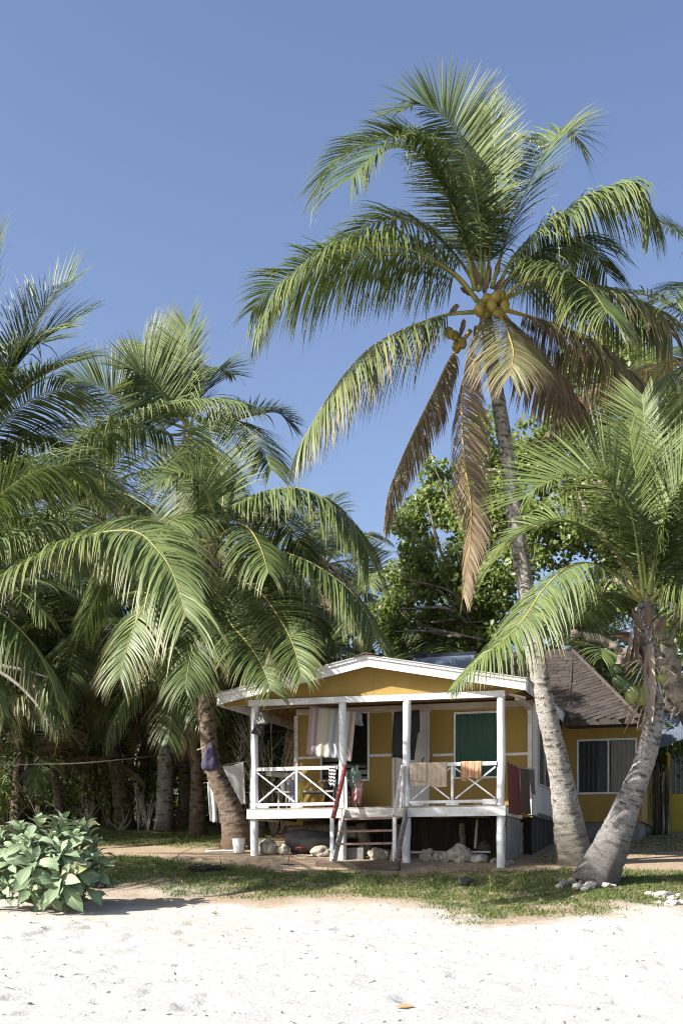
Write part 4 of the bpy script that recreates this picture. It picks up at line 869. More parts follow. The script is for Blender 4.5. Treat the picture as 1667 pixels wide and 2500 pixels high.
# railings
def railing(ua, ub, um, half_right_x, both):
    zt, zb = 2.105, 1.36
    bar('top_rail', (ua, -.05, zt), (ub, -.05, zt), .05, .075, M['white'], H)
    bar('bottom_rail', (ua, -.05, zb), (ub, -.05, zb), .045, .06, M['white'], H)
    bar('baluster', (um, -.052, zb + .032), (um, -.052, zt - .04), .05, .07, M['white'], H, up=(0, 1, 0))
    for x in (ua + .16, um): box('rail_block', (x - .13, -.075, 1.282), (x + .13, -.03, zb - .033), M['white'], H, .012)
    def diag(x0, z0, x1, z1, v): bar('brace', (x0, v, z0), (x1, v, z1), .03, .062, M['white'], H, up=(0, 1, 0))
    diag(ua + .03, zt - .07, um - .05, zb + .05, -.062); diag(ua + .05, zb + .05, um - .05, zt - .07, -.028)
    diag(um + .05, zt - .07, ub - .03, zb + .05, -.062)
    if both: diag(um + .05, zb + .05, ub - .03, zt - .07, -.028)
railing(uP[0] + .06, uP[1] - .09, hp(725, 1900, -.05)[0], 0, False)
railing(uP[2] + .08, uP[3] - .07, hp(1104, 1900, -.05)[0], 0, True)
box('rail_block', (uP[3] - .36, -.078, 1.283), (uP[3] - .08, -.03, 1.40), M['white'], H, .01)
# steps
uS0, uS1 = hp(811, 2000, -.72)[0], hp(963, 2000, -.72)[0]
for u, m in ((uS0, 'pole'), (uS1, 'white')):
    g = gloc(u, -.74); box('newel_post', (u - .03, -.78, g - .1), (u + .04, -.70, 1.03), M[m], H, .006)
steps_p = []
for i, (z, v) in enumerate(((1.03, -.21), (.77, -.41), (.51, -.60))):
    e = .03 * i; bar('tread', (uS0 + .12 - e * .8, v, z), (uS1 - .03, v, z + .012), .22, .045, M['tread'], H)
for u, m in ((uS0 + .075, 'white_worn'), (uS1 + .07, 'grey_wood')):
    bar('stringer', (u + (.02), -.10, 1.20), (u - .02, -.80, .16), .035, .19, M[m], H)
hr0, hr1 = Vector((uP[1] + .085, -.10, 2.12)), Vector((uS0 + .03, -.76, 1.02)); tube('handrail', [hr0, hr0.lerp(hr1, .5) + Vector((.006, 0, .01)), hr1], [.047, .05, .05], M['red_rail'], H, 12, 24)
bar('handrail', (uP[2] - .05, -.11, 2.12), (uS1 - .015, -.76, 1.06), .035, .11, M['white_worn'], H, up=(.3, 0, 1))
bar('step_stanchion', (uP[1] + .12, -.12, 1.15), (uP[1] + .10, -.10, 2.0), .05, .035, M['white'], H, up=(0, 1, 0))
bar('step_stanchion', (uP[2] - .10, -.12, 1.15), (uP[2] - .04, -.10, 2.08), .05, .04, M['white'], H, up=(0, 1, 0))
bar('step_prop', (uS1 - .04, -.66, .50), (uS1 - .10, -.74, gloc(uS1, -.7) - .03), .05, .03, M['tread'], H, up=(0, 1, 0))
# gable roof over porch and cabin
uRg, zRg = hp(895, 1600, -.30); uRl, zRl = hp(530, 1695, -.30); uRr, zRr = hp(1283, 1657, -.30)
zb_l = zRl - .02; VE = 6.1; fh = .215
def slope(u0, z0, u1, z1, name, mat, v0, v1, th, dz=0.0):
    return prism(name, [(u0, v0, z0 + dz), (u1, v0, z1 + dz), (u1, v0, z1 + dz - th), (u0, v0, z0 + dz - th)], (0, v1 - v0, 0), M[mat], H)
slope(uRl - .03, zRl + .012, uRg, zRg + .012, 'roof_sheet', 'metal_roof', -.36, VE, .018, .0)
slope(uRg, zRg + .012, uRr + .03, zRr + .012, 'roof_sheet', 'metal_roof', -.36, VE, .018, .0)
slope(uRl, zRl, uRg, zRg, 'soffit', 'soffit', -.262, VE, .03, -.03); slope(uRg, zRg, uRr, zRr, 'soffit', 'soffit', -.262, VE, .03, -.03)
# barge boards on the gable (white, with a thin top strip)
slope(uRl, zRl, uRg - .002, zRg, 'barge_board', 'white', -.30, -.265, fh, -.008); slope(uRg + .002, zRg, uRr, zRr, 'barge_board', 'white', -.30, -.265, fh, -.008)
slope(uRl - .01, zRl, uRg - .002, zRg, 'barge_strip', 'white', -.335, -.303, .06, .0); slope(uRg + .002, zRg, uRr + .01, zRr, 'barge_strip', 'white', -.335, -.303, .06, .0)
box('barge_joint', (uRg - .05, -.34, zRg - .215), (uRg + .05, -.335, zRg - .03), M['white'], H, .002) if False else None
prism('ridge_cap', [(uRg - .26, -.40, zRg - .035), (uRg, -.40, zRg + .045), (uRg + .30, -.40, zRg - .02), (uRg, -.40, zRg + .03)], (0, VE, 0), M['rust'], H)
# eave fascia along both sides
box('eave_fascia', (uRr - .012, -.26, zRr - .235), (uRr + .022, VE - .05, zRr - .012), M['white'], H)
box('eave_fascia', (uRl - .022, -.26, zRl - .235), (uRl + .012, VE - .05, zRl - .012), M['white'], H)
# gable wall: two ply panels with a joint
ujt = hp(911, 1650, .02)[0]
zr = lambda u: zRg + (u - uRg) * ((zRl - zRg) / (uRl - uRg) if u < uRg else (zRr - zRg) / (uRr - uRg)) - .065
zbb = 3.565
def gpanel(pts): prism('gable_panel', [(u, .035, z) for u, z in pts], (0, .02, 0), M['yellow'], H)
gpanel([(uRl + .02, zr(uRl + .02) - .16), (uP[0] - .12, 3.47), (ujt - .003, 3.46), (ujt - .003, zr(ujt)), (uRg, zr(uRg)), (uRl + .02, zr(uRl + .02))])
gpanel([(ujt + .003, 3.46), (uP[3] + .08, 3.44), (uRr - .02, zr(uRr - .02) - .10), (uRr - .02, zr(uRr - .02)), (ujt + .003, zr(ujt))])
# corner brace and plate seen at the right end
bar('wall_plate', (.30, 0.1, 3.40), (.30, VE - .4, 3.40), .09, .10, M['beam_wood'], H)
bar('eave_brace', (uP[3] + .05, .06, 3.50), (uRr - .06, .06, 3.38), .05, .05, M['beam_wood'], H)
# porch ceiling
box('porch_ceiling', (uRl + .25, .06, 3.60), (uRr - .2, VB - .01, 3.615), M['soffit'], H, 0)
# cabin front wall
uCl = hp(724, 1850, VB)[0]; uCr = hp(1299, 1850, VB)[0]
def wq(x0, y0, x1, y1, v=VB):       # pixel rectangle on the wall plane -> u0,u1,z0,z1
    a, b = hp(x0, y1, v), hp(x1, y0, v); return a[0], b[0], a[1], b[1]
wins = {'left': wq(787, 1741, 897, 1904), 'right': wq(1112, 1740, 1216, 1897)}
door = wq(961, 1728, 1047, 1975); door = (door[0], door[1], DZ + .04, door[3])
cuts = sorted([uCl, wins['left'][0], wins['left'][1], door[0], door[1], wins['right'][0], wins['right'][1], uCr])
def wallp(u0, u1, z0, z1): box('wall_panel', (u0 + .0015, VB, z0), (u1 - .0015, VB + .05, z1), M['yellow'], H, .002)
wallp(uCl, wins['left'][0], DZ - .15, 3.58); wallp(wins['left'][0], wins['left'][1], DZ - .15, wins['left'][2]); wallp(wins['left'][0], wins['left'][1], wins['left'][3], 3.58)
wallp(wins['left'][1], door[0], DZ - .15, 3.58); wallp(door[0], door[1], door[3], 3.58); wallp(door[1], wins['right'][0], DZ - .15, 3.58)
wallp(wins['right'][0], wins['right'][1], DZ - .15, wins['right'][2]); wallp(wins['right'][0], wins['right'][1], wins['right'][3], 3.58); wallp(wins['right'][1], uCr, DZ - .15, 3.58)
def window(q, pane, fw=.045, v=VB, mull=()):
    u0, u1, z0, z1 = q
    w = box('window', (u0 + .002, v + .02, z0 + .002), (u1 - .002, v + .028, z1 - .002), M[pane], H, 0)
    for (a, b, c, d) in ((u0 - fw / 2, u1 + fw / 2, z0 - fw, z0), (u0 - fw / 2, u1 + fw / 2, z1, z1 + fw), (u0 - fw, u0, z0 - fw, z1 + fw), (u1, u1 + fw, z0 - fw, z1 + fw)):
        box('frame', (a, v - .022, c), (b, v + .018, d), M['white'], w, .003)
    for m in mull: box('mullion', (m - .02, v - .014, z0), (m + .02, v + .017, z1), M['white'], w, .002)
    return w
wl = window(wins['left'], 'glass_dark'); wr = window(wins['right'], 'green_pane')
u0, u1, z0, z1 = wins['right']; gcl = simple('lighter_green_cloth', (0.017, 0.088, 0.055), (0.012, 0.066, 0.042), 3, .6, .3, stretch=(6, 1, .5))
for k in range(9):                              # louvre slats in the dark window
    zz = wins['left'][2] + .08 + k * (wins['left'][3] - wins['left'][2] - .1) / 9
    bar('louvre', (wins['left'][0] + .01, VB + .006, zz), (wins['left'][1] - .01, VB + .006, zz), .012, .05, M['glass_dark'], wl, up=(0, .5, 1), bev=0)
d = box('door', (door[0] + .03, VB + .015, door[2]), (door[1] - .03, VB + .05, door[3] - .03), M['door'], H, .004)
box('door_frame', (door[0] - .035, VB - .02, door[2] - .03), (door[0] + .03, VB + .012, door[3] + .02), M['door'], H); box('door_frame', (door[1] - .03, VB - .02, door[2] - .03), (door[1] + .01, VB + .012, door[3] + .02), M['door'], H); box('door_frame', (door[0] + .032, VB - .02, door[3] - .03), (door[1] - .032, VB + .012, door[3] + .02), M['door'], H)
ha = hpv(1042, 1854, VB - .06)
tube('door_handle', [ha + Vector((-.06, 0, .05)), ha + Vector((-.10, -.03, -.03)), ha + Vector((-.03, -.05, -.09)), ha + Vector((.05, -.03, -.07)), ha + Vector((.09, 0, 0))], .014, M['dark_plastic'], d, 8, 22)
# battens, header and corner boards
for (x0, x1, y) in ((729, 783, 1850), (900, 957, 1844), (1056, 1107, 1843), (1222, 1287, 1841)):
    a, b = hp(x0, y, VB - .012), hp(x1, y, VB - .012); box('batten', (a[0], VB - .022, (a[1] + b[1]) / 2 - .03), (b[0], VB - .002, (a[1] + b[1]) / 2 + .03), M['white'], H, .003)
box('header_board', (uCl, VB - .035, 3.435), (uCr, VB - .002, 3.565), M['beam_wood'], H); box('header_board', (door[0] - .06, VB - .06, 3.40), (door[1] + .05, VB - .037, 3.50), M['beam_wood'], H)
box('corner_board', (uCl - .05, VB - .03, DZ), (uCl + .045, VB + .08, 3.43), M['white_worn'], H); box('corner_board', (uCr - .10, VB - .03, DZ - .1), (uCr - .005, VB - .003, 3.43), M['white'], H)
# cabin side walls
box('side_wall', (uCr - .04, VB + .055, DZ - .12), (uCr, VE - .2, 3.60), M['side_wall'], H, 0)
box('corner_board', (uCr + .003, VB + .0, DZ - .1), (uCr + .02, VB + .55, 3.5), M['white_worn'], H)
wside = box('window', (uCr + .002, VB + .75, DZ + .62), (uCr + .012, VB + 2.5, 3.15), simple('dusty_glass', (.07, .065, .06), (.05, .047, .045), 2, .25, 0), H, 0)
for vv in (VB + .74, VB + 1.6, VB + 2.48): box('frame', (uCr + .003, vv, DZ + .60), (uCr + .03, vv + .035, 3.17), M['side_wall'], wside, .003)
box('frame', (uCr + .003, VB + .74, DZ + .58), (uCr + .03, VB + 2.5, DZ + .615), M['side_wall'], wside, .003)
box('side_wall', (uCl, VB + .055, DZ - .12), (uCl + .04, VE - .2, 3.60), M['yellow'], H, 0)
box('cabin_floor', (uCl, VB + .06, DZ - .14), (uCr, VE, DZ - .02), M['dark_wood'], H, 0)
# dark skirting planks under cabin; front run stands in for the shade there
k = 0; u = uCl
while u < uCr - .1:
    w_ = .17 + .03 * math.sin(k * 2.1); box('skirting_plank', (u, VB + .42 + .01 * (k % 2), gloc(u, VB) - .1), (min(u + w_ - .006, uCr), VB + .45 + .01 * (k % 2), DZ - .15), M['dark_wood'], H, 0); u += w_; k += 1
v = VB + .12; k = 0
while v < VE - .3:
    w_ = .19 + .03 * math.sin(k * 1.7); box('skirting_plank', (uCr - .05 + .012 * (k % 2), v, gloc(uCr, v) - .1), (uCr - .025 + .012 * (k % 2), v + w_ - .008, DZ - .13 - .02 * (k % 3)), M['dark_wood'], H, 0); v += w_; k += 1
# grey panel closing the porch end below the deck
va, vb = .12, VB + .02
prism('end_panel', [(uP[3] + .06, va, gloc(uP[3], va) - .02), (uP[3] + .06, vb + .05, gloc(uP[3], vb) - .02), (uP[3] + .09, vb - .03, .75), (uP[3] + .09, vb - .08, 1.05), (uP[3] + .09, va, 1.05)], (.018, 0, 0), M['concrete'], H)

# --- rear house: wall, window, hipped shingle roof
VM = 6.0; uML, uMR = -6.8, hp(1566, 1900, VM)[0]
wm = wq(1412, 1806, 1549, 1935, VM); z_eave = 3.51; VEV = 4.95
for (a, b, c, e) in ((uCr + .02, wm[0], DZ - .1, 3.7), (wm[0], wm[1], DZ - .1, wm[2]), (wm[0], wm[1], wm[3], 3.7), (wm[1], uMR, DZ - .1, 3.7)): box('wall_panel', (a + .0015, VM, c), (b - .0015, VM + .06, e), M['yellow'], H, 0)
box('wall_panel', (uML, VM, DZ - .1), (uCl - .02, VM + .06, 3.6), M['yellow'], H, 0)
box('side_wall', (uMR - .05, VM + .065, DZ - .1), (uMR, VM + 4.6, 3.6), M['yellow'], H, 0); box('side_wall', (uML, VM + .065, DZ - .1), (uML + .05, VM + 4.6, 3.6), M['yellow'], H, 0); box('rear_wall', (uML, VM + 4.6, .4), (uMR, VM + 4.66, 3.6), M['yellow'], H, 0)
box('house_base', (uML + .05, VM + .1, gloc(uMR, VM) - .3), (uMR - .06, VM + 4.5, DZ - .105), M['block'], H, 0)
um_ = hp(1484, 1870, VM)[0]
ww = window(wm, 'glass_dark', .05, VM, (um_,))
bm = bmesh.new(); cu0, cu1 = um_ + .05, wm[1] - .01
for i in range(30):
    pass
bm.free()
def curtain(u0, u1, z0, z1, v, mat, parent, folds=7, amp=.02):
    n = 60; us = np.linspace(u0, u1, n); vv = v + amp * np.sin(np.linspace(0, folds * 6.28, n)); V = np.concatenate([np.stack([us, vv, np.full(n, z0)], -1), np.stack([us, vv, np.full(n, z1)], -1)])
    i = np.arange(n - 1); return link('curtain', mesh_np('curtain', V, np.stack([i, i + 1, i + n + 1, i + n], -1)), mat, parent, smooth=True)
curtain(u0 + .01, u1 - .01, z0 + .01, z0 + .44 * (z1 - z0), VB + .004, gcl, wr, 4.7, .010)
curtain(u0 + .01, u1 - .01, z0 + .43 * (z1 - z0), z1 - .005, VB + .010, M['green_pane'], wr, 5.6, .007)
curt = simple('grey_curtain', (.21, .21, .185), (.16, .16, .14), 3, .8, .2)
# window panes are dark interior sheets; the curtain hangs in front of them behind the frame line
curtain(cu0 + .02, cu1 - .02, wm[2] + .01, wm[3] - .01, VM - .0, curt, ww, 5.3, .005)
curtain(wm[0] + .48, um_ - .04, wm[2] + .01, wm[3] - .01, VM - .0, simple('dim_curtain', (.055, .06, .065), (.04, .045, .05), 3, .6, .1), ww, 4, .006)
curtain(wm[0] + .02, wm[0] + .46, wm[2] + .01, wm[3] - .01, VM - .0, simple('dark_curtain', (.022, .024, .028), (.016, .018, .02), 3, .6, .1), ww, 4, .006)
# shingle slopes -------------------------------------------------------------
roof = box('roof', (uML + .2, VM + .3, 3.45), (uMR - .2, VM + 4.3, 3.55), M['dark_wood'], H, 0)
A = hpv(1397, 1588, 8.3); Ar = Vector((A.x, 8.3, A.z)); Al = Vector((uML + 2.6, 8.3, A.z))
Ceq, Deq = Vector((uRr - .35, VEV, z_eave)), Vector((hp(1560, 1752, 4.95)[0], VEV, z_eave)); Eeq = Vector((hp(1560, 1752, 4.95)[0], 11.6, z_eave)); Feq = Vector((uML - .42, 11.0, z_eave)); Geq = Vector((uML - .42, VEV, z_eave))
Bv = hpv(1387, 1716, 6.0)
def slab(pts, name='roof_deck'): 
    n = (Vector(pts[1]) - Vector(pts[0])).cross(Vector(pts[2]) - Vector(pts[0])).normalized(); n = n if n.z > 0 else -n
    prism(name, pts, -n * .05, M['dark_wood'], roof); return n
sn = slab([Geq, Deq, Ar, Al]); slab([Deq, Eeq, Ar]); slab([Eeq, Feq, Al, Ar]); slab([Feq, Geq, Al])
SH = []
for kk in range(3):
    b_ = bmesh.new(); r = bmesh.ops.create_cube(b_, size=1.0)
    for vv in r['verts']:
        c_ = vv.co.copy(); vv.co = Vector((c_.x * .985, c_.y * 1.12, c_.z * (.010 + .003 * kk) + (-.010 * c_.y)))
    SH.append(bm_mesh('shingle', b_)); SH[-1].materials.append(M['shingle'])
def inside(p, poly):
    c = False; j = len(poly) - 1
    for i in range(len(poly)):
        if (poly[i][1] > p[1]) != (poly[j][1] > p[1]) and p[0] < (poly[j][0] - poly[i][0]) * (p[1] - poly[i][1]) / (poly[j][1] - poly[i][1]) + poly[i][0]: c = not c
        j = i
    return c
def shingles(poly3, xdir, cw, ch, seed, lift=.012):
    """rows of separate shingles laid on a planar polygon, courses running along xdir"""
    rg = random.Random(seed); P0 = Vector(poly3[0]); n = (Vector(poly3[1]) - P0).cross(Vector(poly3[2]) - P0).normalized(); n = n if n.z > 0 else -n
    X = (Vector(xdir) - n * Vector(xdir).dot(n)).normalized(); Yv = n.cross(X)
    if Yv.z < 0: Yv = -Yv
    poly = [((Vector(p) - P0).dot(X), (Vector(p) - P0).dot(Yv)) for p in poly3]
    xs, ys = [p[0] for p in poly], [p[1] for p in poly]; y = min(ys); row = 0; cnt = 0
    while y < max(ys):
        x = min(xs) - cw * (.5 if row % 2 else 0) - rg.random() * .1
        while x < max(xs):
            if inside((x + cw / 2, y + ch / 2), poly):
                o = bpy.data.objects.new('shingle', SH[rg.randrange(3)]); COL.objects.link(o); o.parent = roof
                Z = X.cross(Yv); mt = Matrix((X, Yv, Z)).transposed().to_4x4(); mt.translation = P0 + X * (x + cw / 2) + Yv * (y + ch / 2) + n * (lift + rg.uniform(-.004, .006))
                o.matrix_local = mt @ Matrix.Rotation(rg.uniform(-.015, .015), 4, 'Z') @ Matrix.Diagonal((cw * rg.uniform(.97, 1.0), ch, 1.0, 1.0)); cnt += 1
            x += cw
        y += ch; row += 1
    return cnt
cu = (Ar + Vector((0, 0, 0))); split = Vector((Bv.x, 5.9, z_eave + .32))
sl = (Ar.z - z_eave) / (Ar.y - VEV); onp = lambda u, v: Vector((u, v, z_eave + (v - VEV) * sl))
B2 = onp(hp(1390, 1712, 5.6)[0], 5.6)
nA = shingles([B2, onp(uRr - .1, VEV + .01), Deq, Ar], Vector((1, .55, .55 * sl)), .21, .165, 5)
nB = shingles([onp(-1.9, 6.35), onp(uRr - 1.0, 5.9), B2, Ar, onp(-1.9, 8.3)], Vector((1, 0, 0)), .28, .20, 6)
# hip and ridge caps
tube('hip_cap', [Ar, (Ar + Deq) / 2 + Vector((0, 0, .01)), Deq], .05, M['shingle'], roof, 6, 12); tube('ridge_cap', [Al, (Al + Ar) / 2, Ar], .05, M['shingle'], roof, 6, 12); tube('hip_cap', [Al, (Al + Geq) / 2, Geq], .05, M['shingle'], roof, 6, 12)
tube('valley_cap', [Ar, (Ar + B2) / 2 + sn * .02, B2], .028, M['dark_wood'], roof, 6, 12)
box('eave_board', (uRr + .04, VEV - .02, z_eave - .14), (Deq.x, VEV + .01, z_eave - .01), M['dark_wood'], roof, 0)
box('soffit', (uRr + .04, VEV + .02, z_eave - .10), (Deq.x, VM - .003, z_eave - .085), M['dark_wood'], H, 0)
# blue grey sheet panels lying on the rear slope
sp_ = tag(empty('roof_panel', H.matrix_world @ Vector((0, 0, 0))), 'flat blue-grey panel with dark frame mounted on the shingled rear roof', 'roof panel')
sp_.location = H.location; sp_.rotation_euler = H.rotation_euler
s0, s1 = hp(1002, 1610, 7.6)[0], hp(1150, 1610, 7.6)[0]; top = onp(0, 8.28)
def panel(u0, u1): 
    p = [onp(u0, 6.6), onp(u1, 6.6), onp(u1, 8.15), onp(u0, 8.15)]; prism('panel_face', [q + sn * .07 for q in p], sn * .03, M['solar'], sp_)
    bar('frame', onp(u0 - .04, 8.20) + sn * .09, onp(u1 + .02, 8.20) + sn * .09, .09, .16, M['navy'], sp_)
    for uu in (u0 - .02,): bar('frame', onp(uu, 6.6) + sn * .085, onp(uu, 8.15) + sn * .085, .04, .05, M['metal_roof'], sp_)
panel(s0, s1)
print('shingles', nA, nB)

# ---------------------------------------------------------------- cloths and porch clutter
def cloth(name, tl, tr, bl, br, mat, label, cat, folds=5, amp=.03, seed=0, nrm=(0, -1, 0), nu=40, nv=26, hem=.01, group=None, sag=.0, house=True):
    """hanging cloth between four corners, with folds deepening downwards and real thickness"""
    rng = np.random.default_rng(seed); f = np.linspace(0, 1, nu)[None, :, None]; g = np.linspace(0, 1, nv)[:, None, None]
    TL, TR, BL, BR = (np.array(tuple(q), float) for q in (tl, tr, bl, br)); N = np.array(nrm, float)
    G = (TL * (1 - f) + TR * f) * (1 - g) + (BL * (1 - f) + BR * f) * g
    ff, gg = f[..., 0], g[..., 0]
    ph = rng.uniform(0, 6.28); w = amp * (.25 + .75 * gg) * (np.sin(ff * folds * 6.28 + ph + .8 * gg) * .6 + (fbm(ff * folds * 1.3 + seed, gg * 1.5 + 0 * ff, 3) - .45) * 2.0)
    G = G + N * w[..., None]; G[..., 2] -= sag * 4 * ff * (1 - ff) * (1 - gg * .3); G[..., 2] += hem * np.sin(ff * 9 + seed) * gg
    V = np.concatenate([G.reshape(-1, 3), (G - N * .006).reshape(-1, 3)])
    i, j = np.meshgrid(np.arange(nv - 1), np.arange(nu - 1), indexing='ij'); q = np.stack([i * nu + j, i * nu + j + 1, (i + 1) * nu + j + 1, (i + 1) * nu + j], -1).reshape(-1, 4); n0 = nu * nv
    rim = []
    for a, b in [(k, k + 1) for k in range(nu - 1)] + [((nv - 1) * nu + k + 1, (nv - 1) * nu + k) for k in range(nu - 1)] + [((k + 1) * nu, k * nu) for k in range(nv - 1)] + [(k * nu + nu - 1, (k + 1) * nu + nu - 1) for k in range(nv - 1)]: rim.append([b, a, a + n0, b + n0])
    me = mesh_np(name, V, np.vstack([q, q[:, ::-1] + n0, np.array(rim)]))
    cl = np.stack([np.repeat(ff, nv, 0), np.repeat(gg, nu, 1), 0 * ff * gg], -1).reshape(-1, 3); set_col(me, np.concatenate([cl, cl]))
    o = link(name, me, mat, None, smooth=True)
    if house: o.location = H.location; o.rotation_euler = H.rotation_euler
    return tag(o, label, cat, group)
def stripes(name, cols, n, rough=.9, axis=0, noise=.15, weave=0):
    """cloth with bands of colour across its width"""
    m, t, b = mat_base(name); at = nd(t, 'ShaderNodeAttribute', attribute_name='Col'); sp = nd(t, 'ShaderNodeSeparateColor'); t.links.new(at.outputs['Color'], sp.inputs[0])
    x = math_n(t, 'FRACT', math_n(t, 'MULTIPLY', sp.outputs[axis], n)); cr = t.nodes.new('ShaderNodeValToRGB'); t.links.new(x, cr.inputs[0]); cr.color_ramp.interpolation = 'CONSTANT'
    e = cr.color_ramp.elements
    while len(e) < len(cols): e.new(0.5)
    for k, c in enumerate(cols): e[k].position = k / len(cols); e[k].color = (*c, 1)
    v = coord(t); f = noise_n(t, v, 30, 4); c = mixc(t, math_n(t, 'MULTIPLY', f, noise), cr.outputs[0], (.3, .27, .24))
    if weave:
        y = math_n(t, 'FRACT', math_n(t, 'MULTIPLY', sp.outputs[1], weave)); c = mixc(t, math_n(t, 'MULTIPLY', math_n(t, 'GREATER_THAN', y, .6), .35), c, (.12, .03, .03))
    t.links.new(c, b.inputs['Base Color']); b.inputs['Roughness'].default_value = rough; b.inputs['Specular IOR Level'].default_value = .1
    t.links.new(bump_n(t, noise_n(t, v, 60, 4), .4, .006), b.inputs['Normal']); return m
pas = [(.36, .25, .27), (.42, .36, .36), (.27, .20, .22), (.46, .41, .35), (.48, .45, .36), (.46, .43, .35), (.34, .36, .31), (.40, .42, .36), (.26, .28, .32), (.36, .37, .40), (.30, .31, .37), (.44, .38, .36), (.50, .47, .45), (.30, .22, .21), (.46, .40, .36)]
VC = .62
cloth('striped_blanket', hpv(756, 1724, VC), hpv(869, 1738, VC), hpv(747, 1842, VC - .05), hpv(858, 1858, VC), stripes('pastel_stripes', pas, 1), 'pale pastel striped blanket hung on a line inside the porch', 'blanket', 6, .035, 2)
# the line the washing hangs on, tied to the porch wall plates
def rope(pts, r, label, name='washing_line', mat='rope', house=True):
    o = tube(name, pts, r, M[mat], None, 6, 40)
    if house: o.location = H.location; o.rotation_euler = H.rotation_euler
    return tag(o, label, 'line')
rope([(uP[0] + .02, .05, 3.36), hpv(756, 1724, VC), hpv(869, 1738, VC), hpv(962, 1737, .8), hpv(1023, 1733, .9), (uCr - .1, VB - .04, 3.38)], .006, 'thin line strung inside the porch carrying blanket and black shirt')
cloth('grey_rag', hpv(869, 1739, VC), hpv(882, 1741, VC), hpv(866, 1770, VC), hpv(886, 1773, VC), simple('grey_rag', (.30, .30, .30), (.2, .2, .21), 8, .9, .4), 'small grey rag hung on the line beside the striped blanket', 'rag', 3, .05, 5, nu=20, nv=14)
def shirt():
    # shirt outline hung by its hem: body panel with a sleeve
    v = .85; q = lambda x, y: hpv(790 + x / 5.227, 1690 + y / 5.227, v)
    body = [(902, 248), (1060, 238), (1218, 224), (1226, 400), (1224, 505), (1195, 525), (1180, 640), (1160, 760), (1150, 866), (1010, 850), (930, 832), (868, 830), (872, 650), (885, 430)]
    o = prism('black_shirt', [q(x, y) for x, y in body], (0, .03, 0), M['black'], None); o.location = H.location; o.rotation_euler = H.rotation_euler
    bm = bmesh.new(); bm.from_mesh(o.data); bmesh.ops.triangulate(bm, faces=bm.faces[:]); bmesh.ops.subdivide_edges(bm, edges=bm.edges[:], cuts=2, use_grid_fill=True)
    for vv in bm.verts: vv.co.y += .05 * (mnoise.noise(Vector((vv.co.x * 4, vv.co.z * 1.2, 3))) )
    bm.to_mesh(o.data); bm.free(); o.data.polygons.foreach_set('use_smooth', [True] * len(o.data.polygons))
    tag(o, 'black shirt hung on the line in front of the white door', 'shirt')
shirt()
def over_rail(name, x0, x1, ytop, ybot_l, ybot_r, mat, label, cat, folds, seed, fringe=0):
    """cloth folded over the top rail: front fall, saddle and a shorter back fall"""
    zt = 2.15; a0 = hp(x0, ytop, -.09)[0]; a1 = hp(x1, ytop, -.09)[0]; zl = hp(x0, ybot_l, -.11)[1]; zr_ = hp(x1, ybot_r, -.11)[1]
    rng = np.random.default_rng(seed); nu, nv = 50, 30; f = np.linspace(0, 1, nu)[None]; g = np.linspace(0, 1, nv)[:, None]
    u = a0 + (a1 - a0) * f + 0 * g; zb_ = zl + (zr_ - zl) * f; ga = np.clip((g - .30) / .70, 0, 1); gb = np.clip((.22 - g) / .22, 0, 1)
    z = np.where(g < .22, zt - gb * .38, np.where(g < .30, zt + .006 + 0 * f, zt - ga * (zt - zb_))); vv = np.where(g < .22, -.018 + 0 * f, np.where(g < .30, -.018 - (g - .22) / .08 * .066, -.088))
    w = .024 * np.clip(ga * 1.6, 0, 1) * (np.sin(f * folds * 6.28 + seed + .6 * ga) * .55 + 2.2 * (fbm(f * folds * 1.2 + seed, ga * 1.4 + 0 * f, 3) - .45))
    vv = vv - np.abs(w) * 1.0 - .006 * (g > .3); z = z + .012 * np.sin(f * 11 + seed) * ga
    G = np.stack([u + 0 * g, vv, z + 0 * f], -1); V = np.concatenate([G.reshape(-1, 3), (G + np.array([0, .005, 0])).reshape(-1, 3)])
    i, j = np.meshgrid(np.arange(nv - 1), np.arange(nu - 1), indexing='ij'); q = np.stack([i * nu + j, i * nu + j + 1, (i + 1) * nu + j + 1, (i + 1) * nu + j], -1).reshape(-1, 4)
    me = mesh_np(name, V, np.vstack([q, q[:, ::-1] + nu * nv])); cl = np.stack([f + 0 * g, g + 0 * f, 0 * f * g], -1).reshape(-1, 3); set_col(me, np.concatenate([cl, cl]))
    o = link(name, me, mat, None, smooth=True); o.location = H.location; o.rotation_euler = H.rotation_euler; tag(o, label, cat)
    for k in range(fringe):
        ff = (k + .5) / fringe; p = Vector((a0 + (a1 - a0) * ff, -.098, zl + (zr_ - zl) * ff + .01)); c = tube('fringe', [p, p + Vector((rng.uniform(-.01, .01), -.005, -.045))], [.006, .003], mat, o, 4, 8)
    return o
over_rail('tan_towel', 1001, 1090, 1860, 1916, 1922, M['tan_towel'], 'sand coloured towel folded over the porch rail beside the steps', 'towel', 4, 3)
over_rail('tan_cloth', 1000, 1040, 1859, 1905, 1908, M['tan_towel'], 'smaller tan cloth lying over the sand coloured towel', 'towel', 2, 6).location.y -= .028
org = [(.40, .17, .10), (.50, .33, .18), (.46, .22, .13), (.52, .40, .24), (.35, .15, .09), (.48, .30, .15), (.42, .19, .12)]
over_rail('striped_towel', 1124, 1174, 1858, 1897, 1900, stripes('orange_stripes', org, 3), 'fringed orange striped hand towel over the porch rail', 'towel', 3, 8, 16)
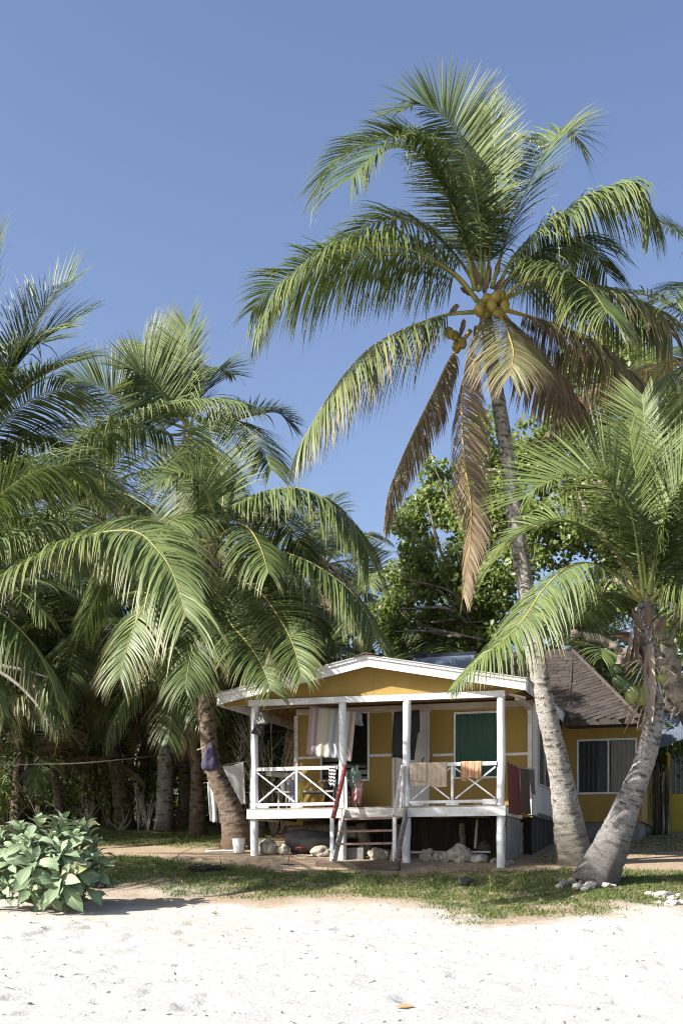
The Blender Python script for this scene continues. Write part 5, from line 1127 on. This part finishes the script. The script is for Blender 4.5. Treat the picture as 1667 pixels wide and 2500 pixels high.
# rugs on the line along the porch end
uR = uP[3] + .12
uL = lambda v: uR + (uCr + .06 - uR) * max(0, v) / VB
def ru(x, y): v, z = hpu(x, y, uR); return Vector((uR, v, z))
def runit(): return None
lv = [(.02, 2.13), (.62, 2.08), (1.12, 2.06), (1.62, 2.10)]
rope([(uP[3] + .08, -.02, 2.15), (uL(.3), .3, 2.10), (uL(.9), .9, 2.07), (uL(VB), VB - .02, 2.12)], .007, 'cord along the porch end carrying the red and olive rugs')
rg_m = stripes('red_rug_weave', [(.10, .022, .022), (.13, .028, .026), (.085, .02, .02), (.14, .04, .035)], 4, weave=16)
cloth('red_rug', (uL(.03), .03, 2.13), (uL(.7), .70, 2.085), (uL(.03) + .03, .03, 1.12), (uL(.74) + .03, .74, 1.10), rg_m, 'dark red patterned rug hung at the porch end post', 'rug', 3, .03, 11, (1, 0, 0))
ol_m = stripes('olive_rug_weave', [(.075, .07, .045), (.055, .05, .032), (.09, .082, .055), (.06, .052, .036)], 5, weave=14)
cloth('olive_rug', (uL(.73), .73, 2.08), (uL(1.3), 1.30, 2.08), (uL(.76) + .03, .76, 1.16), (uL(1.32) + .03, 1.32, 1.13), ol_m, 'dark olive patterned rug hung beside the red rug', 'rug', 3, .03, 12, (1, 0, 0))
cloth('grey_towel', (uL(1.34), 1.34, 2.08), (uL(1.66), 1.66, 2.10), (uL(1.36) + .02, 1.36, 1.62), (uL(1.68) + .02, 1.68, 1.56), simple('taupe_cloth', (.14, .125, .105), (.1, .09, .075), 6, .9, .4), 'short taupe cloth hung next to the olive rug', 'towel', 2, .03, 13, (1, 0, 0))
# scarf and black cloth by the second post
bw = stripes('check_scarf', [(.62, .62, .62), (.05, .05, .05)], 9, axis=1, noise=.05)
over_rail('checked_scarf', 803, 818, 1870, 1918, 1922, bw, 'black and white striped scarf over the rail by the red handrail', 'scarf', 1, 14)
cloth('black_cloth', hpv(815, 1866, .0), hpv(829, 1864, .0), hpv(812, 1956, -.01), hpv(826, 1958, -.01), M['black'], 'black cloth hanging behind the checked scarf', 'cloth', 2, .02, 15, nu=16)
# bags hung on the second post
def blob(name, c, rx, ry, rz, mat, label=None, cat=None, parent=None, seed=0, rough=.18, sub=3, house=True, freq=1.6, zpow=0.0):
    bm = bmesh.new(); bmesh.ops.create_icosphere(bm, subdivisions=sub, radius=1.0); off = Vector((seed * 3.1, seed * 1.7, seed))
    for v in bm.verts:
        k = 1 + rough * (mnoise.noise(v.co * freq + off) + .5 * mnoise.noise(v.co * freq * 2.3 + off)); tp = 1 - zpow * max(0, v.co.z)
        v.co = Vector((v.co.x * rx * k * tp, v.co.y * ry * k * tp, v.co.z * rz * k))
    o = link(name, bm_mesh(name, bm), mat, parent, smooth=True); o.location = c
    if parent is None and house: o.location = h2w(c); o.rotation_euler = H.rotation_euler
    if label: tag(o, label, cat)
    return o
gb = blob('green_bag', hpv(864, 1899, .12), .10, .07, .22, M['green_bag'], 'sage green cloth bag hung on the porch post by the steps', 'bag', seed=2, rough=.5, zpow=-.5, freq=2.6, sub=4)
pk = blob('plastic_bag', hpv(872, 1932, .16), .10, .08, .26, M['pink_bag'], 'pink and white plastic bag hung below the sage bag', 'bag', seed=5, rough=.6, freq=3.0, sub=4)
cr_ = empty('wire_basket', h2w(hpv(858, 1975, .18)), -HYAW); cr_.location.z = DZ + .03; tag(cr_, 'wire basket with orange bottles standing by the second porch post', 'basket')
for i in range(7): tube('wire', [(-.12 + .04 * i, -.08, 0), (-.12 + .04 * i, -.085, .22)], .004, M['grey_plastic'], cr_, 5, 8)
for zz in (.0, .11, .22): tube('wire', [(-.12, -.085, zz), (.12, -.085, zz), (.12, .085, zz), (-.12, .085, zz), (-.12, -.085, zz)], .005, M['grey_plastic'], cr_, 5, 30)
for i, (x, y) in enumerate(((-.06, -.02), (.03, .0), (.08, -.03))): tube('bottle', [(x, y, .01), (x, y, .22), (x, y, .28), (x, y, .34)], [.036, .038, .022, .012], M['orange'], cr_, 12, 16)
# fittings hung on the corner post
def wedge(name, x, y, w0, w1, h, mat, label, tilt, disc):
    P = empty(name, h2w(hpv(x, y, -.13)), -HYAW); P.rotation_euler = (0, tilt, -HYAW); tag(P, label, 'wall fitting')
    b_ = bmesh.new(); r = bmesh.ops.create_cube(b_, size=1)
    for v in r['verts']: ww_ = (w0 if v.co.z > 0 else w1); v.co = Vector((v.co.x * ww_, v.co.y * (.10 if v.co.z > 0 else .2), v.co.z * h))
    bmesh.ops.bevel(b_, geom=b_.edges[:], offset=.008, segments=2, affect='EDGES'); link('housing', bm_mesh('housing', b_), mat, P)
    tube('rim', [(.0 + .062 * math.cos(a), -.085 , .03 + .075 * math.sin(a)) for a in np.linspace(0, 6.28, 20)], .006, M['dark_plastic'], P, 6, 50)
    tube('hole', [(0, -.06, .06), (0, -.088, .06)], .018, M['dark_plastic'], P, 10, 8)
wedge('hung_fitting', 635, 1755, .15, .26, .24, M['grey_plastic'], 'pale grey tapered box with a round face hung on the corner post', R(-10), True)
wedge('hung_fitting', 632, 1782, .17, .24, .22, M['dark_plastic'], 'dark tapered box hung just below the pale grey one', R(14), True)
# things standing on the porch floor behind the rail
tb = empty('porch_table', h2w((uP[0] + 1.0, .85, DZ + .03)), -HYAW); tag(tb, 'low wooden table behind the porch rail holding bottles', 'table')
box('table_top', (-.75, -.3, .36), (.75, .3, .40), M['grey_wood'], tb)
for a in (-.68, .68):
    for b in (-.24, .24): box('leg', (a - .025, b - .025, 0), (a + .025, b + .025, .358), M['grey_wood'], tb)
def bottle(x, y, z, r, h, mat, label):
    o = tube('bottle', [(0, 0, 0), (0, 0, h * .1), (0, 0, h * .6), (0, 0, h * .75), (0, 0, h)], [r, r, r, r * .5, r * .35], M[mat], None, 12, 20); o.location = h2w((x, y, z)); tag(o, label, 'bottle')
tz = DZ + .03 + .402
for i, (x, r, h, m, l) in enumerate([(.35, .055, .26, 'pvc', 'squat white bottle on the porch table'), (.5, .045, .30, 'pvc', 'tall white bottle on the porch table'), (.72, .05, .2, 'yellow_cloth', 'small yellow bottle on the porch table'), (1.35, .06, .22, 'dark_plastic', 'dark jug at the end of the porch table')]): bottle(uP[0] + x, .8 - .06 * (i % 2), tz, r, h, m, l)
blob('dark_sack', (uP[0] + 1.45, 1.25, DZ + .33), .32, .24, .36, M['black'], 'black sack slumped against the porch wall', 'sack', seed=7, rough=.2)
blob('red_bundle', (uP[1] - .28, .55, DZ + .15), .22, .16, .14, M['red'], 'dark red bundle on the porch floor by the second post', 'bundle', seed=8)
cloth('yellow_cloth', (uP[0] + .78, .55, 2.0), (uP[0] + .88, .55, 2.0), (uP[0] + .78, .55, 1.5), (uP[0] + .88, .55, 1.45), M['yellow_cloth'], 'narrow yellow cloth hanging behind the porch rail', 'cloth', 2, .02, 22, nu=14)
cloth('lilac_cloth', (uP[0] + .48, .6, 2.0), (uP[0] + .68, .6, 2.0), (uP[0] + .54, .6, 1.45), (uP[0] + .70, .6, 1.4), simple('lilac_cloth', (.27, .25, .30), (.2, .19, .23), 8, .9, .3), 'narrow lilac grey cloth hanging beside the yellow one', 'cloth', 2, .02, 23, nu=14)
rope([(uP[0] + .05, .05, 2.04), (uP[0] + .6, .58, 2.0), (uP[0] + .95, .55, 2.0), (uCl, VB - .04, 2.1)], .006, 'low line behind the porch rail carrying two narrow cloths')
bar('leaning_board', (0, 0, 0), (0, 0, 1), .1, .1, M['grey_wood'], None).hide_render = False
o = bpy.data.objects['leaning_board']; o.data = bpy.data.meshes.new('leaning_board'); bm = bmesh.new(); bm_bar(bm, (uP[0] + .15, .30, 2.06), (uP[0] + .95, .45, 1.93), .03, .12); bm.to_mesh(o.data); bm.free(); o.data.materials.append(M['grey_wood']); o.location = H.location; o.rotation_euler = H.rotation_euler; tag(o, 'short grey board propped behind the top porch rail', 'board')

# ---------------------------------------------------------------- things on the ground round the house
def rock(x, y, w, h, mat, label, seed, cat='rock', group=None, depth=None, v=None, name='rock', sub=4):
    g = on_ground(x, y); px = g.y / FPX
    bm = bmesh.new(); bmesh.ops.create_icosphere(bm, subdivisions=sub, radius=1.0); off = Vector((seed * 5.3, seed * 2.1, seed * .7))
    for vv in bm.verts:
        d = vv.co.normalized(); k = 1 + .42 * mnoise.noise(d * 1.5 + off) + .16 * mnoise.noise(d * 4 + off) + .07 * mnoise.noise(d * 9 + off)
        k = min(k, 1.12 + .08 * mnoise.noise(d * 3 + off)); vv.co = Vector((d.x * w * px * .55 * k, d.y * w * px * (depth or .42) * k, d.z * h * px * .60 * k))
    o = link(name, bm_mesh(name, bm), M[mat], None, smooth=False if sub < 4 else True); o.location = g + Vector((0, w * px * .3, h * px * .40)); o.rotation_euler = (0, 0, seed * 1.3 % .6 - .3)
    return tag(o, label, cat, group)
def c4q(x, y): return 560 + x / 3.5636, 1950 + y / 3.5636
def c3q(x, y): return 1000 + x / 4.9, 1690 + y / 4.9
rock(*c4q(335, 492), 43, 40, 'rock', 'rounded pale rock at the foot of the corner post', 1)
rock(*c4q(465, 492), 32, 27, 'rock', 'flat-topped tan rock beside the rounded pale rock', 2)
rock(*c4q(805, 505), 50, 26, 'rock', 'wide tan rock left of the porch steps', 3)
rock(*c4q(758, 432), 14, 14, 'rock', 'small pointed rock on top of the wide rock', 4)
rock(*c4q(1300, 532), 50, 30, 'rock', 'yellowish boulder under the porch steps', 5)
rock(*c3q(215, 2025), 34, 32, 'rock', 'cubic rock right of the porch steps', 6)
rock(*c3q(330, 2030), 24, 24, 'rock', 'small rock between the cubic rock and large rock', 7)
rock(*c3q(430, 2035), 26, 26, 'rock', 'low rock leaning on the large peaked rock', 8)
rock(*c3q(605, 2040), 56, 46, 'rock', 'large peaked coral rock under the porch edge', 9)
rock(*c3q(820, 2040), 44, 24, 'rock_white', 'low pale rock right of the peaked rock', 10)
rock(*c3q(1010, 2055), 18, 14, 'rock', 'small stone before the end porch post', 11)
rock(*c3q(1140, 2085), 19, 16, 'rock', 'small stone behind the end porch post', 12)
rock(*c3q(1210, 2050), 14, 9, 'rock_white', 'flat pale stone by the grey panel', 13)
rock(1136, 2163, 34, 22, 'rock_dark', 'black rock lying on the lawn before the cottage', 14)
rock(240, 2170, 34, 26, 'rock_dark', 'black rock beside the silvery shrub', 15)
hk = rock(*c3q(900, 1985), 30, 26, 'sheath', 'fibrous brown coconut husk on the pale rock', 16, 'husk', name='coconut_husk'); hk.location.z += .12
g = on_ground(*c4q(1100, 535)); box_ = box('concrete_block', (-.19, -.12, 0), (.19, .12, .30), M['block'], None, .015); box_.location = g + Vector((0, .25, -.04)); box_.rotation_euler = (0, 0, -.2); tag(box_, 'grey concrete block under the porch steps', 'block')
# white coral stones round the palm foot, each its own
rg = random.Random(31)
for i, (x, y, w, h) in enumerate([(1378, 2165, 26, 18), (1397, 2160, 22, 18), (1410, 2172, 24, 16), (1424, 2160, 20, 14), (1440, 2170, 28, 18), (1462, 2163, 36, 24), (1480, 2168, 24, 14), (1426, 2177, 18, 11), (1365, 2168, 16, 10), (1496, 2166, 18, 8)]):
    lab = ['grey-green coral stone at the left of the palm foot ring', 'pale coral stone in the ring round the palm foot', 'large white coral stone in front of the palm foot'][0 if i == 0 else (2 if i == 5 else 1)]
    rock(x, y, w, h, 'block' if i == 0 else ('rock' if i in (1, 3) else 'rock_white'), lab, 40 + i, 'stone', 'stones round the palm foot' if i not in (0, 5) else None, sub=3)
for i in range(16):
    x, y = rg.uniform(1585, 1690), rg.uniform(2182, 2212); w = rg.uniform(14, 38)
    rock(x, y, w, w * .55, 'rock_white', 'white coral lump in the pile at the lawn edge', 70 + i, 'coral lump', 'white coral pile by the lawn edge', sub=3).location.z -= .03
# bucket
g = on_ground(583, 2083)
bk = empty('bucket', g, .3); tag(bk, 'white plastic bucket standing below the leaning palm', 'bucket')
V, q, t = tube_np(np.array([[0, 0, z] for z in (0, .02, .15, .27, .285, .30)]), np.array([.105, .108, .12, .133, .14, .14]), 28); link('pail', mesh_mixed('pail', V, q, t), M['bucket'], bk, smooth=False)
link('rim', mesh_mixed('rim', *tube_np(np.array([[.142 * math.cos(a), .142 * math.sin(a), .30] for a in np.linspace(0, 6.2832, 40)]), np.full(40, .007), 6)), M['bucket'], bk)
tube('handle', [(.14, 0, .28), (.10, -.13, .20), (0, -.16, .15), (-.10, -.13, .20), (-.14, 0, .28)], .004, M['grey_plastic'], bk, 6, 24)
a, b = on_ground(503, 2082), on_ground(600, 2080); tag(tube('pipe', [a + Vector((0, 0, .03)), b + Vector((0, 0, .03))], .022, M['pvc'], None, 10, 8), 'white pipe lying on the soil beside the bucket', 'pipe')
a, b = h2w((uP[2] - .1, .75, .36)), h2w((uP[3] - .35, .75, .36)); tag(tube('pipe', [a, b], .025, M['pvc'], None, 10, 8), 'long white pipe lying under the porch floor', 'pipe')
a, b = on_ground(585, 2078) + Vector((.12, .3, .02)), on_ground(612, 2074); tag(tube('black_hose', [a + Vector((0, 0, .06)), b + Vector((0, 0, .07))], .05, M['dark_plastic'], None, 10, 8), 'short black tube lying behind the white bucket', 'tube')
# sleeper in front of the steps
o = box('sleeper', (uS0 - .25, -1.06, -.14), (uS1 + .17, -.88, .165), simple('sleeper_wood', (.13, .095, .07), (.07, .05, .04), 6, .9, .8, stretch=(.6, 4, 4)), None, .03); o.location = H.location; o.rotation_euler = H.rotation_euler; tag(o, 'weathered brown timber sleeper on the ground before the steps', 'timber')
# tarp, log and red cloth under the porch
blob('tarpaulin', (uP[0] + .95, .75, .60), .52, .3, .26, M['tarp'], 'crumpled grey tarpaulin heap under the porch floor', 'tarpaulin', seed=3, rough=.35, freq=1.3)
lg = tube('log', [(uP[0] + .5, 1.1, .82), (uP[0] + 1.2, 1.15, .84), (uP[0] + 1.9, 1.2, .80)], [.13, .15, .14], M['branch'], None, 14, 30); lg.location = H.location; lg.rotation_euler = H.rotation_euler; tag(lg, 'thick pale log lying under the porch behind the tarpaulin', 'log')
pl = tube('log', [(uP[0] + 2.15, 1.15, gloc(uP[0] + 2, 1.1) - .05), (uP[0] + 1.98, 1.2, .98)], [.16, .12], M['branch'], None, 12, 16); pl.location = H.location; pl.rotation_euler = H.rotation_euler; tag(pl, 'upright pale stump supporting the porch log', 'log')
blob('red_cloth', hpv(*c4q(625, 432), .05), .12, .08, .04, M['red'], 'crumpled red cloth among the rocks under the porch', 'cloth', seed=9, rough=.4)
st = tube('stick', [hpv(*c3q(805, 1525), .9), hpv(*c3q(780, 1870), .75)], [.03, .034], M['beam_wood'], None, 6, 8); st.location = H.location; st.rotation_euler = H.rotation_euler; tag(st, 'bare wooden prop leaning under the porch floor', 'prop')
st = tube('stick', [hpv(*c3q(1155, 1450), -.1), hpv(*c3q(1125, 1650), -.1), hpv(*c3q(1130, 1850), -.1), hpv(*c3q(1140, 2000), -.1)], .009, M['branch'], None, 6, 24); st.location = H.location; st.rotation_euler = H.rotation_euler; tag(st, 'thin bent stick leaning on the end porch post', 'stick')
# garden tool stuck in the soil
g = on_ground(703, 2112); tl = empty('garden_tool', g); tag(tl, 'small rusty hoe standing in the soil before the porch', 'tool'); tube('handle', [(0, 0, .0), (.03, .02, .22), (.05, .04, .34)], .01, M['rust'], tl, 6, 10); box('blade', (-.13, -.02, -.01), (.12, .02, .025), M['dark_plastic'], tl)
# branch heap on the lawn
g = on_ground(497, 2128); bh = tag(empty('branch_heap', g), 'dark heap of dead branches on the lawn below the bucket', 'branch heap')
rg = random.Random(5)
for i in range(22):
    a = rg.uniform(-.2, .3); x = rg.uniform(-.4, .3); tube('twig', [(x, rg.uniform(-.15, .15), .01), (x + .15, rg.uniform(-.15, .15), rg.uniform(.04, .15)), (x + .32, rg.uniform(-.15, .15), rg.uniform(.0, .14))], [.018, .014, .006], M['dark_wood'], bh, 5, 10)
# bag tied to the leaning palm, clothes lines and sheets
bg_ = tag(empty('purple_bag', (0, 0, 0)), 'purple cloth bag tied to the leaning palm trunk', 'bag')
bm = bmesh.new(); nu, nv = 32, 22; c0, c1 = pt(514, 1818, 26.75), pt(512, 1884, 26.75)
rows = []
for i in range(nv):
    f = i / (nv - 1); c = c0.lerp(c1, f); w = np.interp(f, [0, .15, .45, .75, .92, 1], [.06, .10, .16, .195, .17, .03])
    rows.append([bm.verts.new(c + Vector((math.cos(a) * w * (1 + .10 * math.sin(a * 7 + 1) * (1 - f * .6)), math.sin(a) * w * .75 * (1 + .1 * math.sin(a * 5)), 0))) for a in np.linspace(0, 2 * math.pi, nu, endpoint=False)])
for i in range(nv - 1):
    for j in range(nu): bm.faces.new((rows[i][j], rows[i][(j + 1) % nu], rows[i + 1][(j + 1) % nu], rows[i + 1][j]))
bm.faces.new(rows[-1]); link('sack', bm_mesh('sack', bm), M['purple'], bg_, smooth=True)
tube('cord', [pt(482, 1831, 26.9), pt(500, 1824, 26.75), pt(517, 1812, 26.85)], .012, M['twig'], bg_, 6, 12)
rope([pt(-60, 1868, 21.4), pt(80, 1866, 24), pt(200, 1863, 27), pt(330, 1851, 30), pt(404, 1842, 32.7)], .011, 'long pale clothes line running to the white palm trunk', house=False)
gs = simple('shaded_sheet', (.50, .50, .51), (.44, .44, .45), 3, .8, .2)  # darker copy of the white sheet, shade put into its colour
cloth('hanging_sheet', pt(541, 1872, 28.6), pt(595, 1860, 28.6), pt(566, 1962, 28.6), pt(600, 1964, 28.6), gs, 'white sheet coloured as if shaded, hung between the leaning palm and porch post', 'sheet', 2, .02, 31, sag=.02, house=False)
cloth('white_trousers', pt(506, 1910, 29), pt(527, 1905, 29), pt(513, 2006, 29), pt(530, 2008, 29), M['sheet'], 'bright white garment hung behind the leaning palm trunk', 'garment', 1.5, .03, 32, house=False)
cloth('white_cloth', pt(528, 1905, 29.05), pt(541, 1880, 29.05), pt(535, 2010, 29.05), pt(548, 2008, 29.05), M['sheet'], 'second white garment half hidden by the leaning palm trunk', 'garment', 1, .025, 33, house=False)
rope([pt(497, 1912, 29), pt(528, 1904, 29), pt(541, 1872, 28.65), pt(612, 1857, 28.6)], .008, 'short line behind the leaning palm carrying white washing', house=False)
# yellow hut at the right edge
hx = pt(1625, 1980, 33)
hut = tag(empty('yellow_hut', (0, 0, 0)), 'bright yellow hut with blue-grey tin roof beside the main house', 'hut')
w0, w1 = pt(1628, 1998, 33), pt(1760, 1998, 33); top = pt(1628, 1842, 33).z; gzz = float(gz(w0.x, 33))
for (a, b, c, e) in ((w0.x, w0.x + .10, gzz, top), (w0.x + .10, w0.x + .62, gzz, pt(0, 1938, 33).z), (w0.x + .62, w0.x + .98, gzz, top), (w0.x + .98, w1.x, gzz, top)): box('wall_board', (a + .002, 33, c - .1), (b - .002, 33.06, e), M['hut_yellow'], hut, .003)
box('side_wall', (w0.x, 33.07, gzz - .1), (w0.x + .05, 36, top), M['hut_yellow'], hut, 0)
box('window', (w0.x + .10, 33.035, pt(0, 1938, 33).z), (w0.x + .62, 33.045, top), M['glass_dark'], hut, 0)
for i in range(3): box('window_bar', (w0.x + .2 + .15 * i, 33.01, pt(0, 1938, 33).z), (w0.x + .225 + .15 * i, 33.03, top), M['grey_wood'], hut, .002)
nr = 46; xs_ = np.linspace(0, 1, nr)
e0, e1 = pt(1600, 1828, 32.5), pt(1740, 1776, 32.5); r0_, r1_ = pt(1600, 1790, 35.5), pt(1740, 1730, 35.5)
Vr = [];
for i, f in enumerate(xs_):
    zc = .018 * (1 if i % 2 else -1); Vr.append((*(e0.lerp(e1, f) + Vector((0, 0, zc))),)); 
for i, f in enumerate(xs_): zc = .018 * (1 if i % 2 else -1); Vr.append((*(r0_.lerp(r1_, f) + Vector((0, 0, zc + .5))),))
i = np.arange(nr - 1); ob = link('roof', mesh_np('roof', np.array(Vr), np.stack([i, i + 1, i + nr + 1, i + nr], -1)), M['hut_roof'], hut); sm = ob.modifiers.new('thick', 'SOLIDIFY'); sm.thickness = .02
# dark stick screen between the house and the hut
scn = tag(empty('stick_screen', (0, 0, 0)), 'screen of dark upright sticks between main house and yellow hut', 'screen')
rg = random.Random(12)
for i in range(34):
    x = rg.uniform(1586, 1632); Yq = 31.6 + rg.uniform(-.15, .15); b_ = pt(x, 2005 + rg.uniform(-6, 6), Yq); b_.z = float(gz(b_.x, Yq)) - .03; t_ = b_ + Vector((rg.uniform(-.12, .12), rg.uniform(-.05, .05), rg.uniform(1.2, 2.0)))
    tube('stick', [b_, (b_ + t_) / 2 + Vector((rg.uniform(-.03, .03), 0, 0)), t_], [.022, .018, .012], M['twig' if i % 5 == 0 else 'bamboo'], scn, 6, 8)

# ---------------------------------------------------------------- silvery beach shrub: every leaf its own piece
def beach_leaf(seed, L=1.0):
    rng = np.random.default_rng(seed); m = 7; V = []; bend = rng.uniform(.15, .35)
    for i in range(m):
        f = i / (m - 1); w = .40 * L * (np.interp(f, [0, .15, .45, .68, .85, 1], [.10, .28, .78, 1.0, .72, .03])) * .5; z = .18 * math.sin(f * 2.2) * L - bend * L * f ** 2.2; wob = .02 * math.sin(f * 14 + seed)
        V += [(-w, f * L, z + w * .30 + wob), (0, f * L, z), (w, f * L, z + w * .30 - wob)]
    Fc = [[i * 3 + j, i * 3 + j + 1, i * 3 + j + 4, i * 3 + j + 3] for i in range(m - 1) for j in range(2)]
    me = mesh_np('leaf', V, Fc); me.polygons.foreach_set('use_smooth', [True] * len(me.polygons)); return me
def silver_mat():
    m, t, b = mat_base('silvery_leaf'); oi = nd(t, 'ShaderNodeObjectInfo'); v = coord(t)
    c = mixc(t, oi.outputs['Random'], (.135, .215, .095), (.25, .33, .18)); c = mixc(t, math_n(t, 'MULTIPLY', math_n(t, 'GREATER_THAN', oi.outputs['Random'], .955), .6), c, (.34, .30, .10)); c = mixc(t, math_n(t, 'MULTIPLY', ramp_n(t, noise_n(t, v, 7, 5, .7), .52, .72), .35), c, (.20, .21, .12)); sx_ = nd(t, 'ShaderNodeSeparateXYZ'); t.links.new(v, sx_.inputs[0])
    ax = math_n(t, 'ABSOLUTE', sx_.outputs[0]); rib = math_n(t, 'LESS_THAN', ax, .012); c = mixc(t, math_n(t, 'MULTIPLY', rib, .8), c, (.36, .42, .26))
    dg = math_n(t, 'FRACT', math_n(t, 'MULTIPLY', math_n(t, 'SUBTRACT', sx_.outputs[1], math_n(t, 'MULTIPLY', ax, 1.1)), 11.0)); c = mixc(t, math_n(t, 'MULTIPLY', math_n(t, 'LESS_THAN', dg, .13), .3), c, (.34, .40, .26))
    t.links.new(c, b.inputs['Base Color']); b.inputs['Roughness'].default_value = .55; b.inputs['Specular IOR Level'].default_value = .35; b.inputs['Sheen Weight'].default_value = .25
    tr = nd(t, 'ShaderNodeBsdfTranslucent'); t.links.new(c, tr.inputs[0]); ms = nd(t, 'ShaderNodeMixShader'); ms.inputs[0].default_value = .2; t.links.new(b.outputs[0], ms.inputs[1]); t.links.new(tr.outputs[0], ms.inputs[2]); t.links.new(ms.outputs[0], t.nodes['Material Output'].inputs[0]); return m
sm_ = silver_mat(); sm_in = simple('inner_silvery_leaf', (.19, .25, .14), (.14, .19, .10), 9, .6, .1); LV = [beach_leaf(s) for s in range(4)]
for l in LV: l.materials.append(sm_)
shr = tag(empty('beach_shrub'), 'low silvery green beach shrub with big rosette leaves on the sand', 'shrub')
rg = random.Random(17)
ros = [(150, 2085, 19.95, 1.2, -1.0), (70, 2055, 20.0, 1.05, -.8), (215, 2100, 20.15, .95, -.8), (150, 2150, 19.8, 1.5, -1.3), (30, 2105, 20.1, 1.05, -.8), (80, 2110, 19.8, 1.35, -1.0), (75, 2165, 20.0, 1.0, -1.2), (205, 2160, 20.1, .95, -1.0), (95, 2015, 20.4, 1.0, -.1), (150, 2010, 20.4, 1.05, .1), (205, 2025, 20.4, 1.0, .1), (50, 2025, 20.4, 1.0, 0), (0, 2045, 20.3, 1.0, -.3), (185, 2050, 20.15, 1.05, -.5), (125, 2050, 20.15, 1.05, -.4), (232, 2060, 20.4, .85, .1), (-30, 2075, 20.2, 1.0, -.4), (15, 2165, 20.1, 1.0, -.9), (-25, 2135, 20.2, 1.0, -.6), (180, 2115, 20.0, 1.0, -1.0), (120, 2180, 20.0, .95, -1.4), (45, 2075, 20.05, 1.0, -.9), (170, 2185, 20.05, .9, -1.3), (235, 2120, 20.3, .85, -.4), (115, 2085, 20.05, 1.0, -.8)]
base = on_ground(110, 2210) + Vector((0, .5, 0)); nl = 0; inner_v, inner_f = [], []
for (x, y, Yq, s, face) in ros:
    c = pt(x, y, Yq); ax = Vector((rg.uniform(-.45, .35), face, .9)).normalized()
    tube('stem', [base + Vector((rg.uniform(-.25, .25), rg.uniform(0, .2), -.05)), (base + c) / 2 + Vector((rg.uniform(-.1, .1), .15, 0)), c], [.03, .022, .014], M['twig'], shr, 6, 12)
    X = ax.orthogonal().normalized(); Z = ax.cross(X)
    for k in range(24):
        out_ = k < 12; f = (k if out_ else k - 12) / 11; th = k * 2.39996 + rg.uniform(-.2, .2); open_ = R(20 + 74 * f + rg.uniform(-8, 8)); r_ = X * math.cos(th) + Z * math.sin(th)
        Yd = (ax * math.cos(open_) + r_ * math.sin(open_)).normalized(); up = (ax * math.sin(open_) - r_ * math.cos(open_)).normalized(); Xd = Yd.cross(up).normalized(); lm = LV[rg.randrange(4)]
        sc = s * (.16 + .26 * f) * rg.uniform(.7, 1.2); mt = Matrix((Xd, Yd, up)).transposed().to_4x4() @ Matrix.Rotation(rg.uniform(-.35, .35), 4, 'Y') @ Matrix.Diagonal((sc, sc, sc, 1)); mt.translation = c - ax * (.05 * f if out_ else .12 + .16 * f) + Yd * .01
        if out_:
            o = bpy.data.objects.new('leaf', lm); COL.objects.link(o); o.parent = shr; o.matrix_local = mt; nl += 1
        else:
            n0 = len(inner_v); inner_v += [(mt @ v.co)[:] for v in lm.vertices]; inner_f += [[i + n0 for i in p.vertices] for p in lm.polygons]
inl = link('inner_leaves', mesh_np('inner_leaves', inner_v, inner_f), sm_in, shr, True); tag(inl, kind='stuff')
# seedlings and the fallen leaf
def seedling(x, y, h, n, size, label, cat='seedling', mat='broad'):
    g = on_ground(x, y); P = tag(empty('seedling', g), label, cat); rg = random.Random(int(x)); tube('stem', [(0, 0, -.02), (.01, 0, h * .5), (-.02, 0, h)], [.006, .005, .003], M['stalk_green'], P, 5, 8)
    for k in range(n):
        a = k * 2.4; d = Vector((math.cos(a), math.sin(a), .25)).normalized(); p = Vector((0, 0, h * (.45 + .5 * k / n))); s = d.cross(Vector((0, 0, 1))).normalized() * size * .38; m_ = p + d * size * .5
        me = mesh_np('leaf', [p[:], (m_ + s + Vector((0, 0, .01)))[:], (p + d * size - Vector((0, 0, .02)))[:], (m_ - s + Vector((0, 0, .01)))[:]], [[0, 1, 2, 3]]); set_col(me, np.array([[.9, 0, .2]] * 4)); link('leaf', me, M[mat], P)
seedling(1382, 2135, .22, 5, .14, 'broad-leaved green seedling beside the palm foot stones')
seedling(523, 2236, .07, 4, .06, 'tiny green sprout growing alone in the sand')
seedling(1320, 2104, .18, 6, .18, 'yellowish small plant beside the grey panel', mat='broad')
seedling(990, 2190, .16, 3, .05, 'thin upright weed in the lawn before the steps')
seedling(1195, 2175, .28, 3, .05, 'tall thin weed beside the black lawn rock')
g = on_ground(987, 2462); lf = mesh_np('fallen_leaf', [(-.10, 0, .012), (-.04, .045, .03), (.03, .04, .035), (.11, .0, .02), (.02, -.04, .015), (-.05, -.035, .012), (0, 0, .022)], [[0, 1, 6, 5], [1, 2, 6, 6], [2, 3, 4, 6], [6, 4, 5, 5]][:1] + [[2, 3, 4, 6]] + [[1, 2, 6, 0]])
lf = bpy.data.meshes.new('fallen_leaf'); lf.from_pydata([(-.09, 0, .012), (-.04, .05, .035), (.03, .045, .04), (.10, .0, .02), (.02, -.045, .012), (-.05, -.04, .012), (0, 0, .025)], [], [(0, 6, 1), (1, 6, 2), (2, 6, 3), (3, 6, 4), (4, 6, 5), (5, 6, 0)])
o = link('fallen_leaf', lf, M['dry_leaf'], None, True); o.location = g; tag(o, 'single curled brown leaf lying on the white sand', 'leaf')
